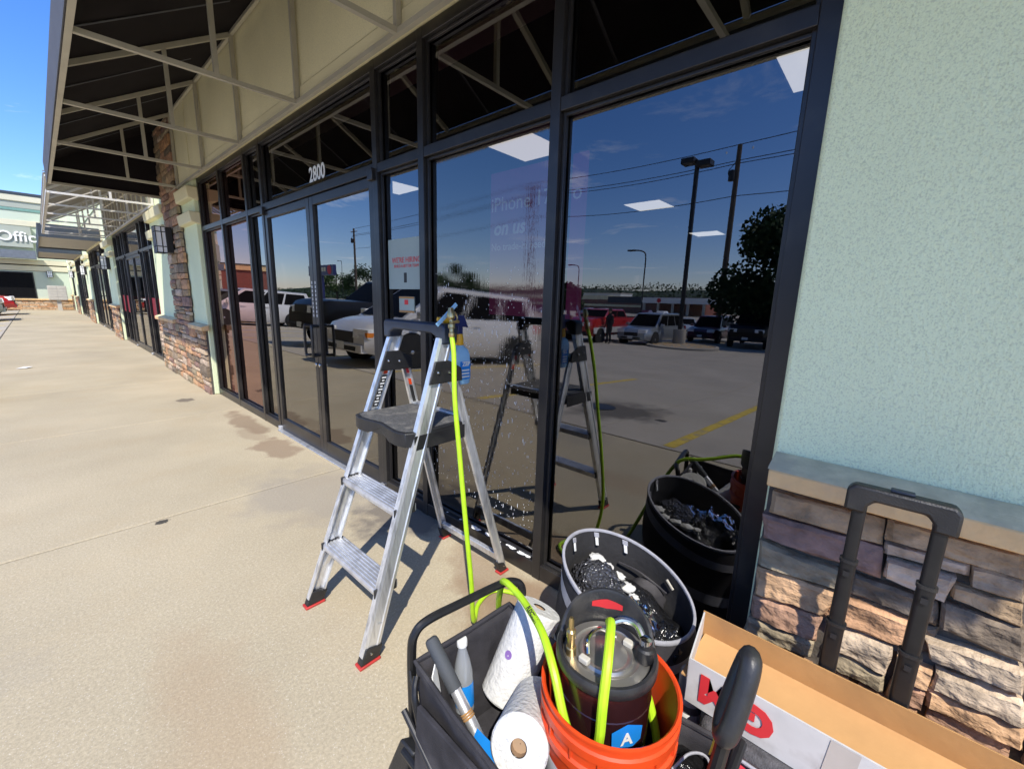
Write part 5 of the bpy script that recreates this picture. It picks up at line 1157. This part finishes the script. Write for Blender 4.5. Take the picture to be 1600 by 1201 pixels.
suv('grey green suv with its nose poking in at the left edge of the picture', (-4.80, 27.2, 0), M_pgreen)
suv('red suv behind the grey green one near the corner store', (-4.62, 32.6, 0), M_pred)
pickup('red and white pickup truck across the parking lot', (-20.05, 12.6, 0), M_pred, rot=.0, roof=1.80)
for s in (1, -1):
    pass
suv('silver suv across the lot beside the concrete pole base', (-21.4, 10.15, 0), M_psilver, rot=.06)
car('sedan', 'pale sedan seen behind the light pole across the lot', 'car', (-33.0, 12.6, 0), -.4, M_ppale, 4.6, 1.8, [(-2.3, .88), (-1.5, .98), (1.0, .95), (2.0, .82), (2.3, .66)], (1.1, .25, -.95, -1.75), 1.42, (1.4, -1.35), .32, .2)
suv('maroon suv across the lot between the pole base and the black truck', (-29.2, 9.35, 0), M_pmaroon, rot=.0)
pickup('black pickup truck across the lot at the edge of the reflection', (-27.7, 6.4, 0), M_pblack, rot=-.06)
# white lower flank on the red pickup
red = [o for o in COL.objects if o.get('label', '').startswith('red and white pickup')][0]
for s in (1, -1):
    MB().box(-2.7, 2.55, *sorted((s * 1.012, s * 1.022)), .55, .86).build('white_flank', M_pwhite, red, smooth=0)

# ------------------------------------------------------------------ a person by the red pickup across the lot
def person(loc, rot, label):
    me = bpy.data.meshes.new('body'); V = [(0, 0, .95), (0, 0, 1.15), (0, 0, 1.38), (.01, 0, 1.50), (.02, 0, 1.56)]; R_ = [.145, .13, .15, .06, .055]; E = [(0, 1), (1, 2), (2, 3), (3, 4)]
    for s in (1, -1):
        k = len(V); V += [(0, .09 * s, .86), (.03, .10 * s, .48), (0, .11 * s, .08), (.13, .12 * s, .04)]; R_ += [.10, .065, .045, .04]; E += [(0, k), (k, k + 1), (k + 1, k + 2), (k + 2, k + 3)]
        k = len(V); V += [(0, .19 * s, 1.40), (.0, .24 * s, 1.12), (.10, .22 * s, .88), (.13, .21 * s, .80)]; R_ += [.06, .045, .034, .035]; E += [(2, k), (k, k + 1), (k + 1, k + 2), (k + 2, k + 3)]
    me.from_pydata(V, E, []); t = thing('person', label, 'person', loc, rot, world=False); o = link('body', me, M_fabric, t)
    o.modifiers.new('skin', 'SKIN'); 
    for i, r in enumerate(R_): me.skin_vertices[0].data[i].radius = (r, r)
    me.skin_vertices[0].data[0].use_root = True
    sd = o.modifiers.new('sub', 'SUBSURF'); sd.levels = 1; sd.render_levels = 1
    skin = MATS.get('skin_tone') or mat('skin_tone', (.38, .22, .15), .6, var=.05)
    h = MB().ball((.03, 0, 1.665), .105, 16, (.95, .8, 1.15)); h.ball((.135, 0, 1.65), .016, 6); h.ball((.03, .085, 1.66), .02, 6, (.6, .5, 1.4)); h.ball((.03, -.085, 1.66), .02, 6, (.6, .5, 1.4))
    hd = h.build('head', skin, t); MB().ball((.012, 0, 1.70), .112, 14, (.95, .85, 1.0)).build('hair', M_fabric, hd)
    return t
person((-17.9, 10.9, zg(-17.9)), .3, 'person in dark clothes standing beside the red pickup across the lot')

# ------------------------------------------------------------------ across the lot: light pole, utility poles, buildings, trees
lp = thing('light_pole', 'tall square parking lot light pole with two box heads on a round concrete base', 'light pole', (-21.3, 8.57, zg(-21.3)))
MB().lathe([(.33, -.1), (.33, .86), (.31, .90)], (-21.3, 8.57, zg(-21.3)), n=24).build('base', M_lot, lp)
MB().sweep([(-21.3, 8.57, .05), (-21.3, 8.57, 8.4)], rr(.19, .19, .03, 2)).build('pole', M_darkmetal, lp)
for y, z in ((8.98, 8.44), (8.18, 8.22)):
    MB().box(-21.62, -20.98, y - .32, y + .32, z - .13, z + .13).build('lamp_head', M_darkmetal, lp, bevel=.02)
    MB().box(-21.36, -21.24, min(y, 8.57), max(y, 8.57), z - .03, z + .03).build('arm', M_darkmetal, lp)
isl = MB().lathe([(1.75, -.2), (1.75, .14), (1.60, .16), (1.58, .11), (.01, .13)], (-20.2, 8.0, zg(-20.2)), n=32).build('kerb_island', M_lot); tag(isl, 'round pebble island with kerb around the light pole', kind='structure')
pb = MB(); rnd = random.Random(3)
for k in range(260):
    a = rnd.uniform(0, 2 * PI); r = 1.52 * math.sqrt(rnd.random()); pb.ball((-20.2 + r * math.cos(a), 8.0 + r * math.sin(a), zg(-20.2) + .13), rnd.uniform(.02, .05), 5, (1, 1.2, .7))
o = pb.build('island_pebbles', M_capst); tag(o, 'pale river pebbles filling the light pole island', 'pebbles', kind='stuff')
def upole(x, y, h, label, r=.14, xf_=True, arms=1):
    u = thing('utility_pole', label, 'utility pole', (x, y, -.4)); MB().tube([(x, y, -1.3), (x, y, h)], r, 10, scales=[1.2, .8]).build('pole', M_wood, u)
    for k in range(arms): MB().box(x - .06, x + .06, y - 1.1, y + 1.1, h - .6 - 1.0 * k, h - .48 - 1.0 * k).build('crossarm', M_wood, u)
    if xf_:
        MB().lathe([(.05, 0), (.22, .05), (.22, .75), (.1, .82)], (x + .3, y + .25, h - 2.6), n=14).build('transformer', M_darkmetal, u)
        MB().tube(crv([(x + .1, y + .1, h - 1.2), (x + .35, y + .5, h - 1.9), (x + .2, y + .3, h - 2.4)], 5), .03, 5).build('jumper', M_darkmetal, u)
    for yy in (-.9, .0, .9): MB().lathe([(.05, 0), (.06, .1), (.03, .16)], (x, y + yy, h - .47), n=8).build('insulator', M_frost, u)
    return u
upole(-35, 10.7, 13.2, 'slender brown utility pole beside the light pole, nearest the big tree', .20, True, 0)
upole(-38, 33.2, 14.5, 'brown utility pole with transformer opposite the wet pane', .16)
upole(-40, 78.5, 13.7, 'tall utility pole far down the road opposite the doors', .2)
upole(-22, -22, 11, 'brown utility pole toward the open end of the lot', .15)
def wires(pts_list, r, label):
    w = thing('power_line', label, 'power line', (-27, 20, 8))
    for a, b, sag in pts_list:
        a, b = Vector(a), Vector(b); P_ = []
        for i in range(13):
            t = i / 12; p = a.lerp(b, t); p.z -= sag * 4 * t * (1 - t); P_.append(p)
        MB().tube(P_, r, 5).build('wire', M_darkmetal, w)
PT = [(-22, -22, 11), (-35, 10.7, 13.2), (-38, 33.2, 14.5), (-40, 78.5, 13.7)]
L_ = []
for p, q in zip(PT, PT[1:]):
    for dz, sg_ in ((0, .3), (-1.1, .35), (-1.3, .45), (-3.6, .5)): L_.append(((p[0], p[1], p[2] + dz), (q[0], q[1], q[2] + dz), sg_))
wires(L_, .028, 'sagging power lines strung between the utility poles')
for i, (x, y, h, lb) in enumerate(((-30, 15, 5.3, 'thin curved arm street lamp between the light pole and the wet pane'), (-42, 29, 5.6, 'small street lamp pole in front of the long store'), (-46, 96, 9, 'curved arm street lamp far down the road'))):
    u = thing('street_lamp', lb, 'street lamp', (x, y, -.5))
    MB().tube(crv([(x, y, -1.2), (x, y, h * .6), (x, y, h - .4), (x + .1, y + .25, h), (x + .2, y + .9, h + .1)], 6), .05, 8).build('pole', M_darkmetal, u); MB().box(x + .1, x + .3, y + .8, y + 1.4, h + .03, h + .15).build('lamp_head', M_darkmetal, u)
# long store
st2 = thing('long_store', 'long low store with brick bands and a white entrance canopy across the road', 'building', (-100, 70, -1.25))
def sb_(name, m, x0, x1, y0, y1, z0, z1): return MB().box(x0, x1, y0, y1, z0, z1).build(name, m, st2, smooth=0)
BZ = -1.25
sb_('brick_wall', M_brick, -118, -104, 34, 120, BZ, 3.0); sb_('cream_band', M_cream, -118.2, -103.9, 60, 120, 2.2, 3.3); sb_('cream_band', M_cream, -118.2, -103.9, 50, 120, .35, .95)
sb_('grey_parapet', M_trimdark, -118, -103.8, 44, 60, 1.4, 3.1)
cnp = sb_('entrance_canopy', M_white, -103.7, -97, 27.5, 47, 1.55, 2.85)
for y in (28.5, 32, 35.5, 39, 42.5, 46): MB().box(-97.6, -97.1, y, y + .5, BZ, 1.548).build('column', M_soffit, st2)
MB().lathe([(.5, 0), (.5, .12)], (-96.99, 42.5, 2.2), (1, 0, 0), 16).build('red_emblem', M_redp, cnp)
wh = thing('white_trailer', 'white roof unit building behind the long store', 'building', (-125, 85, 3)); MB().box(-130, -122, 66, 92, BZ, 4.3).build('wall', M_white, wh); MB().box(-130.2, -121.8, 65.8, 92.2, 4.3, 4.5).build('roof', M_soffit, wh)
br = thing('brick_store', 'red brick store with tan cornice down the lot', 'building', (-15, 70, 0))
MB().box(-20.3, -9.5, 66, 82, -.5, 4.3).build('wall', M_brick, br, smooth=0); MB().box(-20.5, -9.3, 65.8, 82.2, 4.31, 5.0).build('cornice', M_capst, br); MB().box(-20.6, -9.2, 65.7, 82.3, 5.01, 5.12).build('coping', M_trimdark, br)
ps = thing('pylon_sign', 'blue pylon sign with cream lettering and a red disc on a blue post', 'sign', (-35, 82, -.3))
MB().box(-35.2, -34.8, 81.5, 82.1, -1, 4.9).build('post', M_navy, ps); pnl = MB().box(-35.3, -34.7, 76.5, 87.2, 4.9, 6.75).build('panel', M_navy, ps)
for k, (y, w, h) in enumerate(((81.9, .9, .75), (80.9, .7, .75), (79.9, .8, .75), (82.9, .5, .75), (84.0, 1.2, .75))): MB().box(-34.69, -34.66, y - w / 2, y + w / 2, 5.6, 5.6 + h).build('letter_block', M_cream, pnl, smooth=0)
MB().lathe([(.8, 0), (.8, .03)], (-34.69, 78.0, 5.85), (1, 0, 0), 18).build('red_disc', M_redp, pnl)
# trees
def tree(loc, h, cw, seed, label, group=None, leafm=None, n=1500, ls=.28, trunk=.3):
    rnd = random.Random(seed); t = thing('tree', label, 'tree', loc, 0, group, world=False); b = MB()
    b.tube([(0, 0, -.3), (.05, .03, h * .25), (-.05, .1, h * .5), (.0, 0, h * .8)], trunk, 8, scales=[1.25, .9, .6, .2])
    cen = []
    for k in range(13):
        a = rnd.uniform(0, 2 * PI); zz = h * rnd.uniform(.32, .93); rad = cw * (1 - abs(zz / h - .58) * 1.35) * rnd.uniform(.45, .9); rad = max(rad, cw * .12)
        e = Vector((rad * math.cos(a), rad * math.sin(a), zz)); b.tube([(0, 0, zz * .62), tuple(e * .5 + Vector((0, 0, zz * .38))), tuple(e)], trunk * .35, 5, scales=[1, .6, .25]); cen.append((e, cw * rnd.uniform(.26, .42)))
    b.build('trunk', M_bark, t); f = MB()
    for k in range(n):
        c, r = rnd.choice(cen); d = Vector((rnd.gauss(0, 1), rnd.gauss(0, 1), rnd.gauss(0, .8))); d = d.normalized() * r * (rnd.random() ** .45); p = c + d
        u = Vector((rnd.gauss(0, 1), rnd.gauss(0, 1), rnd.gauss(0, 1))).normalized() * ls * rnd.uniform(.6, 1.2); v = u.orthogonal().normalized() * ls * .55
        f.quad(p - u, p - v, p + u, p + v)
    f.build('crown', leafm or M_leaf, t, smooth=0); return t
tree((-29, 4.2, -.9), 7.0, 4.8, 5, 'dark broad leaved tree at the right end of the reflected lot', None, M_leafd, 20000, .18)
for i, (x, y, h, w, lb) in enumerate(((-60, 128, 11, 6, 'bushy green tree right of the brick store, nearest it'), (-66, 120, 12, 6.5, 'rounded green tree second from the brick store'), (-70, 106, 10, 6, 'dark green tree left of the pylon sign post'), (-52, 62, 8.5, 4.5, 'small green tree behind the black pickup roof'), (-85, 112, 10, 6, 'green tree behind the pylon sign'), (-62, 44, 6, 3.2, 'small bushy tree in front of the long store'))):
    tree((x, y, -1.25), h, w, 20 + i, lb, 'trees beyond the parking lot', M_leafd if i % 2 else M_leaf, 2600, .30)
# hills with a ragged wooded skyline
hb = MB(); n = 90; rows = [(-150, -1.3), (-190, 3), (-260, 7.5), (-340, 12.5), (-430, 15), (-520, 6)]
for (x, z) in rows:
    for j in range(n + 1):
        y = -420 + 1200 * j / n; hb.v.append((x + 12 * mnoise.noise(Vector((y * .01, x, 0))), y, z + (4.5 * mnoise.noise(Vector((y * .012, x * .01, 3))) + 1.6 * mnoise.noise(Vector((y * .09, x * .1, 5)))) * (1 if z > 0 else 0)))
for i in range(len(rows) - 1):
    for j in range(n): a = i * (n + 1) + j; hb.f.append((a, a + n + 1, a + n + 2, a + 1))
h_ = hb.build('hills', M_hill, smooth=60); tag(h_, 'low wooded hills along the far horizon', kind='structure')
wd = MB(); rnd = random.Random(12)
for k in range(22000):
    x = rnd.choice((-148, -165, -200, -265, -340, -425)) + rnd.uniform(-9, 9); y = rnd.uniform(-300, 640)
    zb_ = {True: 0}.get(x > -160, 0); base_z = -1 if x > -172 else (3 if x > -215 else (8 if x > -290 else 13)); hgt = (.3 + 4.2 * rnd.random() ** 1.7) * (1 + .5 * mnoise.noise(Vector((y * .03, x * .02, 1))))
    s = rnd.uniform(.45, 1.0); p = Vector((x, y, base_z + hgt)); u = Vector((rnd.gauss(0, .6), rnd.gauss(0, 1), rnd.gauss(0, 1))).normalized() * s; v = Vector((0, 0, 1)).cross(u).normalized() * s * .8 + Vector((0, 0, s * .4))
    wd.quad(p - u, p - v, p + u, p + v)
o = wd.build('distant_woods', M_leafd, smooth=0); tag(o, 'distant wood that reads as one dark tree line', 'woods', kind='stuff')
# far parked cars in front of the long store read as dots of colour
for i in range(12):
    y = 30 + i * 4.6 + random.uniform(-.6, .6); x = -72 + random.uniform(-3, 3); pm = random.choice([M_pwhite, M_psilver, M_pblack, M_ppale, M_pmaroon])
    c = thing('parked_car', 'small distant parked car in front of the long store', 'car', (x, y, -1.22), random.uniform(-.1, .1), 'distant cars parked by the long store', world=False)
    MB().hexa([(-2.2, -.85, .3), (2.2, -.85, .3), (2.2, .85, .3), (-2.2, .85, .3), (-2.15, -.8, .95), (2.1, -.8, .85), (2.1, .8, .85), (-2.15, .8, .95)]).hexa([(-1.6, -.78, .9), (1.0, -.78, .88), (1.0, .78, .88), (-1.6, .78, .9), (-1.1, -.62, 1.45), (.3, -.62, 1.45), (.3, .62, 1.45), (-1.1, .62, 1.45)]).build('body', pm, c, bevel=.06)
    for xx in (-1.4, 1.4): MB().lathe([(.33, -.9), (.33, .9)], (xx, 0, .33), (0, 1, 0), 12).build('wheel', M_tire, c)
